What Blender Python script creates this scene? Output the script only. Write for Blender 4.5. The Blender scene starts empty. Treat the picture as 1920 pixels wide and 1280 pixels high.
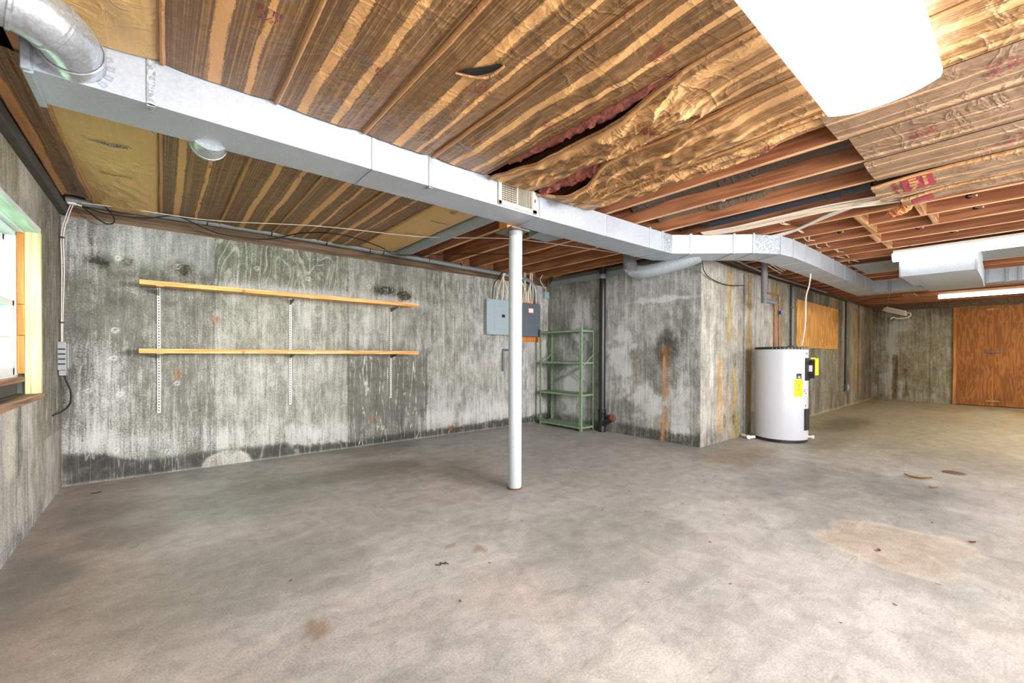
import bpy, bmesh, math, random
import numpy as np
from mathutils import Vector, Matrix

random.seed(7)
SC = bpy.context.scene
COL = SC.collection
PI = math.pi

# ------------------------------------------------------------------ camera
F, YAW, PITCH, ROLL, CY, H = 793.42, .87776, -.00714, .00334, 671.04, 1.12
fw = Vector((math.cos(YAW) * math.cos(PITCH), math.sin(YAW) * math.cos(PITCH), math.sin(PITCH)))
r0 = Vector((math.sin(YAW), -math.cos(YAW), 0)); u0 = r0.cross(fw)
RT = r0 * math.cos(ROLL) + u0 * math.sin(ROLL)
UP = -r0 * math.sin(ROLL) + u0 * math.cos(ROLL)
cam = bpy.data.cameras.new('camera'); cam.sensor_width = 36; cam.lens = F / 1920 * 36
cam.shift_y = (CY - 640) / 1920; cam.clip_start = .02
co = bpy.data.objects.new('camera', cam); COL.objects.link(co)
co.matrix_world = Matrix(((RT.x, UP.x, -fw.x, 0), (RT.y, UP.y, -fw.y, 0), (RT.z, UP.z, -fw.z, H), (0, 0, 0, 1)))
SC.camera = co

# ------------------------------------------------------------------ world, sun, area lights, exposure
SC.view_settings.view_transform = 'Standard'; SC.view_settings.look = 'None'
SC.view_settings.exposure = 0.22; SC.view_settings.gamma = 1.0
SC.view_settings.use_curve_mapping = False
SC.cycles.use_denoising = True
SC.cycles.max_bounces = 10; SC.cycles.diffuse_bounces = 6
SC.cycles.sample_clamp_indirect = 6.0
W = bpy.data.worlds.new('sky'); SC.world = W; W.use_nodes = True
bg = W.node_tree.nodes['Background']
bg.inputs['Color'].default_value = (.80, .93, 1.0, 1); bg.inputs['Strength'].default_value = 14.0
sun = bpy.data.lights.new('sun', 'SUN'); sun.energy = 21; sun.angle = .01
so = bpy.data.objects.new('sun', sun); COL.objects.link(so)
so.rotation_euler = Vector((-.62, .25, -.74)).to_track_quat('-Z', 'Y').to_euler()

LENS_MAIN, LENS_STRIP, LENS_WARM = 6.3, 6.5, 11.0

def area(name, loc, target, sx, sy, power, col=(1, 1, 1)):
    l = bpy.data.lights.new(name, 'AREA'); l.shape = 'RECTANGLE'; l.size = sx; l.size_y = sy
    l.energy = power; l.color = col
    o = bpy.data.objects.new(name, l); COL.objects.link(o); o.location = loc
    o.rotation_euler = (Vector(target) - Vector(loc)).to_track_quat('-Z', 'Y').to_euler()
    return o
# added fill lights out of view behind and beside the camera, to even brightness
area('ceiling_fill', (.9, -1.7, 2.34), (.4, -.8, 0), 1.2, .5, 112, (1, .985, .97))
area('ceiling_fill', (4.6, -1.5, 2.34), (4.6, -.9, 0), 1.2, .5, 62, (1, .985, .97))
area('ceiling_fill', (8.8, -1.6, 2.34), (8.8, -1.0, 0), 1.2, .5, 120, (1, .96, .88))
area('ceiling_fill', (12.0, -1.8, 2.34), (12.0, -1.2, 0), 1.2, .5, 120, (1, .92, .76))
area('fill_light', (.3, -1.8, .9), (.7, 2.8, 2.4), 1.6, 1.0, 75, (1, .985, .97))
area('fill_light', (3.6, -2.6, 1.6), (-.7, 3.6, .9), .9, .9, 62, (1, .99, .97)).data.spread = 1.0
area('low_fill_light', (5.6, -1.3, .3), (5.6, -1.0, 2.4), 2.4, 1.0, 70, (1, .985, .96))  # added low fill aimed up to brighten the joist undersides
area('fill_light', (2.4, -2.6, 1.7), (4.4, 4.0, 1.3), 1.0, 1.0, 92, (1, .99, .98)).data.spread = 1.5
area('fill_light', (5.5, -2.3, .9), (5.4, 2.6, .6), 1.6, 1.0, 25, (1, .985, .97))

# ------------------------------------------------------------------ helpers
def lin(r, g=None, b=None):
    if g is None: r, g, b = r
    f = lambda c: (c / 255 / 12.92) if c <= 10.3 else ((c / 255 + .055) / 1.055) ** 2.4
    return (f(r), f(g), f(b), 1)

def link(o, parent=None):
    COL.objects.link(o)
    if parent is not None:
        o.parent = parent
        o.matrix_parent_inverse = Matrix.Translation(-Vector(gloc(parent)))
    return o

def gloc(o):
    return o['_w'] if '_w' in o else tuple(o.location)

def thing(name, label, cat, loc=(0, 0, 0), group=None):
    o = bpy.data.objects.new(name, None); COL.objects.link(o); o.location = loc; o.empty_display_size = .05
    return tag(o, label, cat, group)

def tag(o, label, cat=None, group=None, kind=None):
    if label: o['label'] = label
    if cat: o['category'] = cat
    if group: o['group'] = group
    if kind: o['kind'] = kind
    return o

class MB:
    """collects shapes into one bmesh (world coordinates)"""
    def __init__(s): s.bm = bmesh.new()
    def box(s, lo, hi, bev=0.0, rot=None, seg=1):
        lo, hi = Vector(lo), Vector(hi); c = (lo + hi) / 2; d = hi - lo
        m = Matrix.Translation(c) @ (rot.to_4x4() if rot else Matrix()) @ Matrix.Diagonal((*[max(1e-4, abs(q)) for q in d], 1))
        r = bmesh.ops.create_cube(s.bm, size=1, matrix=m)
        if bev:
            es = list({e for v in r['verts'] for e in v.link_edges})
            bmesh.ops.bevel(s.bm, geom=es, offset=bev, segments=seg, affect='EDGES', profile=.6)
        return s
    def prism(s, pts, z0, z1):
        a = [s.bm.verts.new((p[0], p[1], z0)) for p in pts]; b = [s.bm.verts.new((p[0], p[1], z1)) for p in pts]
        n = len(pts)
        s.bm.faces.new(a[::-1]); s.bm.faces.new(b)
        for i in range(n): s.bm.faces.new((a[i], a[(i + 1) % n], b[(i + 1) % n], b[i]))
        return s
    def sweep(s, prof, axis, a, b):
        """closed 2-D profile swept along an axis; profile in the two other axes"""
        ax = 'xyz'.index(axis); o = [i for i in range(3) if i != ax]
        def mk(t):
            out = []
            for p in prof:
                v = [0, 0, 0]; v[ax] = t; v[o[0]] = p[0]; v[o[1]] = p[1]; out.append(s.bm.verts.new(v))
            return out
        A, B = mk(a), mk(b); n = len(prof)
        s.bm.faces.new(A); s.bm.faces.new(B[::-1])
        for i in range(n): s.bm.faces.new((A[i], B[i], B[(i + 1) % n], A[(i + 1) % n]))
        return s
    def tube(s, pts, r, seg=10, cap=True, rs=None):
        pts = [Vector(p) for p in pts]; rings = []; n = len(pts); prev = None
        for i, p in enumerate(pts):
            t = (pts[min(i + 1, n - 1)] - pts[max(i - 1, 0)]).normalized()
            if prev is None:
                a = Vector((0, 0, 1)) if abs(t.z) < .9 else Vector((1, 0, 0))
                nx = t.cross(a).normalized()
            else:
                nx = (prev - t * prev.dot(t)).normalized()
            prev = nx; ny = t.cross(nx); rr = rs[i] if rs else r
            rings.append([s.bm.verts.new(p + (nx * math.cos(2 * PI * k / seg) + ny * math.sin(2 * PI * k / seg)) * rr) for k in range(seg)])
        for i in range(n - 1):
            for k in range(seg):
                s.bm.faces.new((rings[i][k], rings[i][(k + 1) % seg], rings[i + 1][(k + 1) % seg], rings[i + 1][k]))
        if cap:
            s.bm.faces.new(rings[0][::-1]); s.bm.faces.new(rings[-1])
        return s
    def lathe(s, prof, c, seg=32):
        rings = []
        for r, z in prof:
            rings.append([s.bm.verts.new((c[0] + r * math.cos(2 * PI * k / seg), c[1] + r * math.sin(2 * PI * k / seg), z)) for k in range(seg)])
        for i in range(len(prof) - 1):
            for k in range(seg):
                s.bm.faces.new((rings[i][k], rings[i][(k + 1) % seg], rings[i + 1][(k + 1) % seg], rings[i + 1][k]))
        s.bm.faces.new(rings[0][::-1]); s.bm.faces.new(rings[-1])
        return s
    def arc_patch(s, c, r, a0, a1, z0, z1, th, seg=8):
        """slab curved about a vertical axis"""
        P = []
        for i in range(seg + 1):
            a = a0 + (a1 - a0) * i / seg; P.append((math.cos(a), math.sin(a)))
        ring = [[s.bm.verts.new((c[0] + x * q, c[1] + y * q, z)) for (q, z) in ((r, z0), (r + th, z0), (r + th, z1), (r, z1))] for x, y in P]
        for i in range(seg):
            for k in range(4): s.bm.faces.new((ring[i][k], ring[i + 1][k], ring[i + 1][(k + 1) % 4], ring[i][(k + 1) % 4]))
        s.bm.faces.new(ring[0]); s.bm.faces.new(ring[-1][::-1])
        return s
    def build(s, name, mat, parent=None, smooth=False, auto=None):
        bmesh.ops.recalc_face_normals(s.bm, faces=s.bm.faces)
        me = bpy.data.meshes.new(name); s.bm.to_mesh(me); s.bm.free()
        return finish(name, me, mat, parent, smooth)

def finish(name, me, mat, parent=None, smooth=False):
    n = len(me.vertices); c = np.empty(n * 3, np.float32); me.vertices.foreach_get('co', c); c = c.reshape(-1, 3)
    ctr = (c.min(0) + c.max(0)) / 2; c -= ctr; me.vertices.foreach_set('co', c.ravel()); me.update()
    if smooth:
        me.polygons.foreach_set('use_smooth', [True] * len(me.polygons))
        if hasattr(me, 'set_sharp_from_angle'): me.set_sharp_from_angle(angle=math.radians(40))
    me.materials.append(mat)
    o = bpy.data.objects.new(name, me); o.location = [float(q) for q in ctr]
    o['_w'] = [float(q) for q in ctr]
    return link(o, parent)

def dup(o, dloc, parent=None, label=None):
    c = o.copy(); COL.objects.link(c); c.location = Vector(o.location) + Vector(dloc)
    c['_w'] = [float(q) for q in c.location]
    if label: c['label'] = label
    if parent is not None:
        c.parent = parent; c.matrix_parent_inverse = Matrix.Translation(-Vector(gloc(parent)))
    return c

def spline(pts, n=8):
    P = [Vector(p) for p in pts]; out = []
    for i in range(len(P) - 1):
        a = P[max(i - 1, 0)]; b = P[i]; c = P[i + 1]; d = P[min(i + 2, len(P) - 1)]
        for k in range(n):
            t = k / n
            out.append(.5 * ((2 * b) + (c - a) * t + (2 * a - 5 * b + 4 * c - d) * t * t + (3 * b - a - 3 * c + d) * t ** 3))
    out.append(P[-1]); return out

def cable(name, label, pts, r, mat, cat='cable', group=None, n=8, seg=6):
    return tag(MB().tube(spline(pts, n), r, seg).build(name, mat, None, True), label, cat, group)

# ---- numpy value noise
_rs = np.random.RandomState(11); _LAT = _rs.rand(256, 256)
def vn(x, y, s=0):
    x = np.asarray(x) + s * 17.31; y = np.asarray(y) + s * 9.73
    xi = np.floor(x).astype(int); yi = np.floor(y).astype(int); fx = x - xi; fy = y - yi
    fx = fx * fx * (3 - 2 * fx); fy = fy * fy * (3 - 2 * fy)
    g = lambda a, b: _LAT[a & 255, b & 255]
    return (g(xi, yi) * (1 - fx) + g(xi + 1, yi) * fx) * (1 - fy) + (g(xi, yi + 1) * (1 - fx) + g(xi + 1, yi + 1) * fx) * fy
def fbm(x, y, s=0, o=4):
    t = 0; a = .5; n = 0
    for k in range(o):
        t = t + a * vn(x * 2 ** k, y * 2 ** k, s + k * 3); n += a; a *= .5
    return t / n
def sst(a, b, x):
    t = np.clip((x - a) / (b - a), 0, 1); return t * t * (3 - 2 * t)
def mixc(c, col, m):
    return c * (1 - m[..., None]) + np.array(col, float) * m[..., None]
def blob(x, z, cx, cz, rx, rz, soft=.4, warp=.5, f=6, s=0):
    d = np.sqrt(((x - cx) / rx) ** 2 + ((z - cz) / rz) ** 2) + warp * (fbm(x * f, z * f, s) - .5) * 2
    return 1 - sst(1 - soft, 1 + soft, d)
def tolin(c):
    c = np.clip(c, 0, 255) / 255
    return np.where(c <= .0404, c / 12.92, ((c + .055) / 1.055) ** 2.4)

# ---- node helper
class NT:
    def __init__(s, name):
        s.m = bpy.data.materials.new(name); s.m.use_nodes = True; s.t = s.m.node_tree; s.n = s.t.nodes
        s.b = s.n['Principled BSDF']
    def put(s, node, k, v):
        i = node.inputs[k]
        if isinstance(v, bpy.types.NodeSocket): s.t.links.new(v, i)
        else:
            if hasattr(i.default_value, '__len__') and hasattr(v, '__len__') and len(i.default_value) == 3: v = v[:3]
            i.default_value = v
    def __call__(s, typ, out=0, props=None, **kw):
        nd = s.n.new('ShaderNode' + typ)
        for k, v in (props or {}).items(): setattr(nd, k, v)
        for k, v in kw.items():
            k = int(k[1:]) if k[0] == '_' and k[1:].isdigit() else k.replace('_', ' ')
            s.put(nd, k, v)
        return nd.outputs[out]
    def math(s, op, a, b=0.0, c=0.0, clamp=False):
        return s('Math', props={'operation': op, 'use_clamp': clamp}, _0=a, _1=b, _2=c)
    def sst(s, lo, hi, v):
        return s('MapRange', props={'interpolation_type': 'SMOOTHSTEP'}, Value=v, From_Min=lo, From_Max=hi)
    def coords(s, scale=(1, 1, 1), kind='Object', rot=(0, 0, 0)):
        tc = s.n.new('ShaderNodeTexCoord')
        return s('Mapping', Vector=tc.outputs[kind], Scale=scale, Rotation=rot)
    def noise(s, vec, scale, detail=3, rough=.5, dist=0.0, out=0):
        return s('TexNoise', out, Vector=vec, Scale=scale, Detail=detail, Roughness=rough, Distortion=dist)
    def mix(s, f, a, b, mode='MIX'):
        nd = s.n.new('ShaderNodeMix'); nd.data_type = 'RGBA'; nd.blend_type = mode; nd.clamp_factor = True
        s.put(nd, 0, f); s.put(nd, 6, a); s.put(nd, 7, b); return nd.outputs[2]
    def bump(s, h, strength=.3, dist=.01):
        v = s('Bump', Height=h, Strength=strength, Distance=dist); s.put(s.b, 'Normal', v); return v
    def done(s, **kw):
        for k, v in kw.items(): s.put(s.b, k.replace('_', ' '), v)
        return s.m

def plain(name, rgb, rough=.5, metal=0.0, var=.12, scale=25, spec=.5, bump=.0, **kw):
    m = NT(name); c = lin(rgb); n = m.noise(m.coords(), scale, 4, .6)
    v = m('MapRange', Value=n, From_Min=.25, From_Max=.75, To_Min=1 - var, To_Max=1 + var)
    cc = m('VectorMath', props={'operation': 'SCALE'}, _0=c[:3], Scale=v)
    if bump: m.bump(n, bump, .003)
    return m.done(Base_Color=cc, Roughness=rough, Metallic=metal, Specular_IOR_Level=spec, **kw)

def wood(name, a, b, axis='x', ring=14, rough=.6, knots=False, dirt=.35):
    """straight-grained wood, grain along an axis"""
    m = NT(name); i = 'xyz'.index(axis); sc = [9.0, 9.0, 9.0]; sc[i] = .55
    r = m('ObjectInfo', 5); off = m('CombineXYZ', X=m.math('MULTIPLY', r, 31.0), Y=m.math('MULTIPLY', r, 17.0), Z=m.math('MULTIPLY', r, 7.0))
    v = m('VectorMath', props={'operation': 'ADD'}, _0=m.coords(sc), _1=off)
    n1 = m.noise(v, 1.0, 3, .5, .3)
    g = m.math('SINE', m.math('MULTIPLY', n1, float(ring * 4)))
    sc2 = [120.0] * 3; sc2[i] = 3.0
    f = m.noise(m('VectorMath', props={'operation': 'ADD'}, _0=m.coords(sc2), _1=off), 1.0, 2, .6)
    t = m.math('ADD', m.math('MULTIPLY', g, .28), m.math('ADD', m.math('MULTIPLY', f, .8), m.math('MULTIPLY', n1, .25)))
    c = m.mix(m.sst(.15, .95, t), lin(a), lin(b))
    if knots:
        vo = m('TexVoronoi', 0, Vector=m.coords([3.2, 3.2, 3.2]), Scale=1.0)
        c = m.mix(m.math('SUBTRACT', 1.0, m.sst(.04, .12, vo)), c, lin([q * .35 for q in a]))
    big = m.noise(m.coords(), 2.0, 2)
    c = m.mix(m.math('MULTIPLY', m.sst(.45, .75, big), dirt), c, lin([q * .62 for q in a]))
    m.bump(f, .15, .002)
    return m.done(Base_Color=c, Roughness=rough, Specular_IOR_Level=.3)

def plywood(name, a, b, freq=60, sc=(4.5, 4.5, .9)):
    m = NT(name); r = m('ObjectInfo', 5); off = m('CombineXYZ', X=m.math('MULTIPLY', r, 31.0), Y=m.math('MULTIPLY', r, 57.0))
    v = m('VectorMath', props={'operation': 'ADD'}, _0=m.coords(sc), _1=off)
    n = m.noise(v, 1.0, 2, .45, .25)
    g = m.math('SINE', m.math('MULTIPLY', n, float(freq)))
    f = m.noise(m.coords((90, 90, 4)), 1.0, 2, .6)
    t = m.math('ADD', m.math('MULTIPLY', g, .5), m.math('MULTIPLY', f, .75))
    c = m.mix(m.sst(-.1, 1.0, t), lin(a), lin(b))
    big = m.noise(m.coords(), 1.3, 3)
    c = m.mix(m.math('MULTIPLY', m.sst(.45, .8, big), .4), c, lin([q * .65 for q in a]))
    m.bump(t, .12, .002)
    return m.done(Base_Color=c, Roughness=.55, Specular_IOR_Level=.3)

def concrete(name):
    """base colour, crust and mould come from the wall's own stain map; fine grain from noise"""
    m = NT(name)
    A = m.n.new('ShaderNodeAttribute'); A.attribute_name = 'Col'
    B = m.n.new('ShaderNodeAttribute'); B.attribute_name = 'Mix'
    sep = m.n.new('ShaderNodeSeparateColor'); m.t.links.new(B.outputs['Color'], sep.inputs[0])
    mould, grain, drip = sep.outputs[0], sep.outputs[1], sep.outputs[2]; eff = A.outputs['Alpha']
    oc = m.coords()
    fine = m.noise(oc, 75.0, 4, .72)
    mid = m.noise(oc, 14.0, 5, .65)
    streak = m.noise(m.coords((26, 26, 1.5)), 1.0, 4, .62)
    thin = m.noise(m.coords((85, 85, 3.5)), 1.0, 3, .6)
    pit = m.noise(oc, 190.0, 2, .7)
    blot = m.noise(m.coords((5, 5, 3.2)), 1.0, 6, .72, .3)
    v = m.math('MULTIPLY', m('MapRange', Value=fine, From_Min=.28, From_Max=.72, To_Min=.66, To_Max=1.34),
               m('MapRange', Value=mid, From_Min=.25, From_Max=.75, To_Min=.76, To_Max=1.24))
    v = m.math('MULTIPLY', v, m('MapRange', Value=streak, From_Min=.25, From_Max=.75, To_Min=.80, To_Max=1.2))
    v = m.math('MULTIPLY', v, m('MapRange', Value=blot, From_Min=.3, From_Max=.7, To_Min=.68, To_Max=1.28))
    v = m.math('MULTIPLY', v, m('MapRange', Value=pit, From_Min=.25, From_Max=.75, To_Min=.80, To_Max=1.2))
    c = m('VectorMath', props={'operation': 'SCALE'}, _0=A.outputs['Color'], Scale=v)
    # plywood form grain printed into the face
    pn = m.noise(m.coords((2.1, 2.1, .62)), 1.0, 2, .45, .35)
    pg = m.sst(.55, 1.0, m.math('SINE', m.math('MULTIPLY', pn, 110.0)))
    c = m.mix(m.math('MULTIPLY', m.math('MULTIPLY', pg, grain), m.sst(.3, .6, mid)), c, lin(172, 174, 158))
    # whitish lime crust: streaky, crystalline
    e1 = m.math('ADD', m.math('MULTIPLY', streak, .24), m.math('ADD', m.math('MULTIPLY', blot, .30), m.math('ADD', m.math('MULTIPLY', thin, .22), m.math('MULTIPLY', fine, .35))))
    em = m.math('ADD', m.math('MULTIPLY', m.math('SUBTRACT', e1, .555), 4.6), m.math('SUBTRACT', m.math('MULTIPLY', eff, 1.15), .38))
    em = m.sst(.0, 1.0, em)
    c = m.mix(m.math('MULTIPLY', em, .82), c, m('VectorMath', props={'operation': 'SCALE'}, _0=lin(204, 204, 204)[:3], Scale=m('MapRange', Value=pit, From_Min=.25, From_Max=.75, To_Min=.8, To_Max=1.15)))
    # dripping thin lime runs
    dn = m.noise(m.coords((16, 16, 1.1)), 1.0, 2, .4, .6)
    dr = m.math('SUBTRACT', 1.0, m.sst(.004, .02, m.math('ABSOLUTE', m.math('SUBTRACT', dn, .5))))
    c = m.mix(m.math('MULTIPLY', m.math('MULTIPLY', dr, drip), m.sst(.35, .6, mid)), c, lin(186, 186, 176))
    # mould specks
    m1 = m.math('ADD', m.math('MULTIPLY', m.noise(oc, 34.0, 4, .75), .6), m.math('MULTIPLY', mid, .4))
    mm = m.sst(.0, .10, m.math('SUBTRACT', m1, m.math('SUBTRACT', .92, m.math('MULTIPLY', mould, .58))))
    c = m.mix(m.math('MULTIPLY', mm, .82), c, lin(42, 42, 34))
    h = m.math('ADD', m.math('MULTIPLY', fine, .5), m.math('ADD', m.math('MULTIPLY', mid, .6), m.math('MULTIPLY', thin, .3)))
    m.bump(h, .35, .006)
    return m.done(Base_Color=c, Roughness=.85, Specular_IOR_Level=.25)

def kraft(name, dark, light, stripes, lines=.55, wr=.45):
    """glazed kraft paper: dark ruled coating with bare stripes along the length"""
    m = NT(name); tc = m.n.new('ShaderNodeTexCoord'); r = m('ObjectInfo', 5)
    sx = m.n.new('ShaderNodeSeparateXYZ'); m.t.links.new(tc.outputs['Object'], sx.inputs[0])
    x = sx.outputs[0]
    off = m('CombineXYZ', X=m.math('MULTIPLY', r, 13.0), Y=m.math('MULTIPLY', r, 41.0))
    P = m('VectorMath', props={'operation': 'ADD'}, _0=tc.outputs['Object'], _1=off)
    def nz(sc, d=3, ro=.6):
        return m.noise(m('VectorMath', props={'operation': 'MULTIPLY'}, _0=P, _1=sc), 1.0, d, ro)
    wob = m.math('MULTIPLY', m.math('SUBTRACT', nz((3, 1.4, 1), 3), .5), .055)
    rag = m.math('MULTIPLY', m.math('SUBTRACT', nz((160, 60, 1), 2), .5), .012)
    jit = m.math('MULTIPLY', m.math('SUBTRACT', r, .5), .10)
    xx = m.math('ADD', m.math('ADD', x, wob), m.math('ADD', rag, jit))
    ln = nz((150, .5, 1), 2, .6); ln2 = nz((38, .35, 1), 2, .5)
    mot = nz((30, 22, 1), 5, .7)
    t = m.math('ADD', m.math('MULTIPLY', ln, .75), m.math('ADD', m.math('MULTIPLY', ln2, .16), m.math('MULTIPLY', mot, .30)))
    c = m.mix(m.math('MULTIPLY', m.sst(.56, .80, t), lines), lin(dark), lin(light))
    tot = None
    for p, w in stripes:
        q = m.math('SUBTRACT', 1.0, m.sst(w * .45, w * 1.45, m.math('ABSOLUTE', m.math('SUBTRACT', xx, p))))
        tot = q if tot is None else m.math('MAXIMUM', tot, q)
    if tot is not None:
        dots = nz((190, 70, 1), 2, .6); hair = nz((260, .8, 1), 1, .5); broad = nz((22, 2.2, 1), 2)
        k = m.math('ADD', tot, m.math('ADD', m.math('MULTIPLY', m.math('SUBTRACT', dots, .5), 1.1), m.math('ADD', m.math('MULTIPLY', m.math('SUBTRACT', hair, .5), .8), m.math('MULTIPLY', m.math('SUBTRACT', broad, .5), .9))))
        c = m.mix(m.math('MULTIPLY', m.sst(.40, .68, k), .9), c, lin(light))
    c = m.mix(m.math('MULTIPLY', m.sst(.5, .8, nz((2.4, 1.6, 1), 4)), .35), c, lin([q * .6 for q in dark]))
    def ridge(sc, off2):
        q = m('VectorMath', props={'operation': 'ADD'}, _0=P, _1=off2)
        n = m.noise(m('VectorMath', props={'operation': 'MULTIPLY'}, _0=q, _1=sc), 1.0, 3, .5, .6)
        return m.math('SUBTRACT', 1.0, m.math('MULTIPLY', m.math('ABSOLUTE', m.math('SUBTRACT', n, .5)), 3.0))
    w1 = ridge((5, 9, 3), (3.1, 7.7, 0)); w2 = ridge((13, 8, 6), (9.1, 2.2, 0)); w3 = nz((60, 45, 30), 3, .6)
    pm = m.sst(.36, .60, nz((1.6, 1.1, 1), 2))
    w1 = m.math('MULTIPLY', m.math('POWER', m.math('MAXIMUM', w1, 0.0), 5.0), pm); w2 = m.math('MULTIPLY', m.math('POWER', m.math('MAXIMUM', w2, 0.0), 5.0), pm)
    m.bump(m.math('ADD', w1, m.math('ADD', m.math('MULTIPLY', w2, .5), m.math('MULTIPLY', w3, .35))), wr, .012)
    return m.done(Base_Color=c, Roughness=.45, Specular_IOR_Level=.45)

def metal(name, rgb, rough=.42, met=.45, spangle=.0, var=.10):
    m = NT(name); oc = m.coords()
    n = m.noise(oc, 60.0, 3, .7); big = m.noise(oc, 3.0, 3)
    v = m('MapRange', Value=n, From_Min=.3, From_Max=.7, To_Min=1 - var, To_Max=1 + var)
    v = m.math('MULTIPLY', v, m('MapRange', Value=big, From_Min=.3, From_Max=.7, To_Min=.93, To_Max=1.06))
    if spangle:
        vo = m('TexVoronoi', 1, Vector=oc, Scale=110.0); s = m.n.new('ShaderNodeSeparateColor'); m.t.links.new(vo, s.inputs[0])
        v = m.math('MULTIPLY', v, m('MapRange', Value=s.outputs[0], To_Min=1 - spangle, To_Max=1 + spangle))
    c = m('VectorMath', props={'operation': 'SCALE'}, _0=lin(rgb)[:3], Scale=v)
    return m.done(Base_Color=c, Roughness=rough, Metallic=met, Specular_IOR_Level=.5)

def emit(name, col, s):
    m = NT(name); n = m.noise(m.coords((1, 90, 1)), 1.0, 1)
    st = m('MapRange', Value=n, To_Min=s * .94, To_Max=s * 1.06)
    return m.done(Base_Color=(.8, .8, .8, 1), Emission_Color=(*col, 1), Emission_Strength=st, Roughness=.4)

# ------------------------------------------------------------------ materials
M = {}
M['concrete'] = concrete('weathered_concrete')
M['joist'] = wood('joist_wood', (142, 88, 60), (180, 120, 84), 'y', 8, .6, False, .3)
M['joist_edge_lit'] = wood('joist_edge_lit_wood', (196, 146, 104), (226, 182, 136), 'y', 8, .6, False, .15)
M['blocking'] = wood('blocking_wood', (150, 100, 62), (214, 168, 120), 'x')
M['subfloor'] = wood('subfloor_wood', (62, 40, 27), (98, 66, 44), 'x')
M['sill'] = wood('sill_wood', (84, 66, 50), (122, 98, 74), 'x')
M['ledge'] = plain('grey_ledge', (74, 72, 68), .8, var=.25, scale=12)
M['pine'] = wood('pine_shelf', (206, 142, 74), (240, 188, 116), 'x', 10, .5, True)
M['jamb'] = wood('weathered_jamb', (172, 166, 122), (214, 208, 160), 'z', 12)
M['jamb_y'] = wood('painted_head', (196, 206, 204), (228, 234, 232), 'y', 8)
M['stop'] = wood('orange_stop', (178, 112, 52), (222, 156, 84), 'z', 8)
M['sillw'] = wood('sill_board', (112, 78, 58), (168, 126, 96), 'y', 10)
M['vinyl'] = plain('white_vinyl', (226, 232, 236), .4, var=.04)
M['ply'] = plywood('plywood_panel', (196, 136, 66), (234, 176, 98))
M['plydoor'] = plywood('plywood_door', (144, 90, 44), (176, 114, 60), 40, (9, 9, 1.6))
M['galv'] = metal('galvanized', (176, 183, 193), .45, .30)
M['galvd'] = metal('galvanized_dull', (156, 164, 171), .45, .40, .10)
M['spang'] = metal('galvanized_spangle', (176, 186, 194), .4, .5, .38)
M['round'] = metal('galvanized_pipe', (190, 196, 204), .3, .7, .16)
M['conduit'] = metal('grey_conduit', (140, 146, 150), .5, .35)
M['white_pole'] = plain('pole_paint', (182, 188, 194), .35, var=.06, scale=40)
M['steel'] = metal('bare_steel', (120, 116, 110), .5, .6)
M['shelfgreen'] = plain('green_enamel', (122, 146, 118), .45, var=.14, scale=18)
M['iron'] = plain('black_iron', (26, 26, 28), .4, var=.3, scale=60, bump=.2)
M['rusty'] = plain('rusty_iron', (104, 66, 44), .7, var=.3, scale=60, bump=.2)
M['tank'] = plain('white_enamel', (190, 193, 201), .3, var=.015)
M['black'] = plain('black_plastic', (30, 30, 33), .45, var=.15)
M['copper'] = metal('aged_copper', (140, 92, 72), .5, .45, 0, .35)
M['foam'] = plain('grey_pipe_foam', (104, 106, 112), .8, var=.1)
M['blue'] = plain('blue_handle', (32, 52, 120), .4)
M['yellow'] = plain('yellow_label', (250, 226, 20), .5, var=.01)
M['whitelab'] = plain('white_label', (232, 232, 234), .5, var=.02)
M['ink'] = plain('black_ink', (24, 24, 24), .6)
M['redink'] = plain('red_ink', (136, 40, 52), .7, var=.3, scale=200)
M['blueink'] = plain('blue_ink', (78, 100, 128), .7, var=.3, scale=200)
M['greyink'] = plain('grey_ink', (116, 104, 84), .7, var=.3, scale=200)
M['redlab'] = plain('red_label', (206, 80, 52), .5)
M['nm'] = plain('cream_cable', (214, 196, 172), .45, var=.08)
M['whitecable'] = plain('white_cable', (226, 216, 208), .45, var=.05)
M['blackcable'] = plain('black_cable', (24, 24, 26), .4)
M['panel_l'] = plain('grey_blue_enamel', (150, 166, 172), .4, var=.03)
M['panel_d'] = plain('slate_enamel', (88, 98, 106), .4, var=.05)
M['orangeboard'] = wood('orange_backboard', (176, 98, 40), (216, 134, 66), 'z', 6)
M['greybox'] = plain('grey_box', (150, 152, 156), .5, var=.03)
M['fg'] = plain('pink_fiberglass', (146, 88, 78), .95, var=.55, scale=45, bump=1.0, spec=.1)
M['fgo'] = plain('orange_fiberglass', (214, 140, 96), .95, var=.35, scale=45, bump=1.0, spec=.1)
M['lens'] = emit('lens_white', (.97, .985, 1.0), LENS_MAIN)
M['lens2'] = emit('lens_strip', (.97, 1.0, .95), LENS_STRIP)
M['lens3'] = emit('lens_warm', (1.0, .90, .70), LENS_WARM)
M['fixture'] = plain('fixture_white', (226, 226, 220), .4, var=.02)
M['cream'] = plain('cream_register', (224, 216, 196), .45, var=.03)
M['dark'] = plain('dark_hollow', (30, 26, 24), .9)
M['leaf'] = plain('dry_leaf', (150, 118, 76), .8, var=.3)
M['grass'] = plain('grass_green', (96, 150, 62), .9, var=.3, scale=3)
M['foliage'] = plain('leaf_green', (132, 168, 104), .8, var=.3, scale=4)
M['abs'] = plain('black_abs', (44, 46, 54), .45)
M['ABS'] = M['abs']
K1 = kraft('kraft_brown', (108, 78, 48), (218, 164, 106), [(-.075, .022), (.07, .012)], .5, .4)
K2 = kraft('kraft_brown_wide', (110, 80, 48), (220, 166, 108), [(-.045, .028), (.085, .013)], .5, .4)
K3 = kraft('kraft_brown_two', (108, 78, 48), (220, 167, 109), [(-.075, .022), (.085, .019)], .5, .4)
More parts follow.
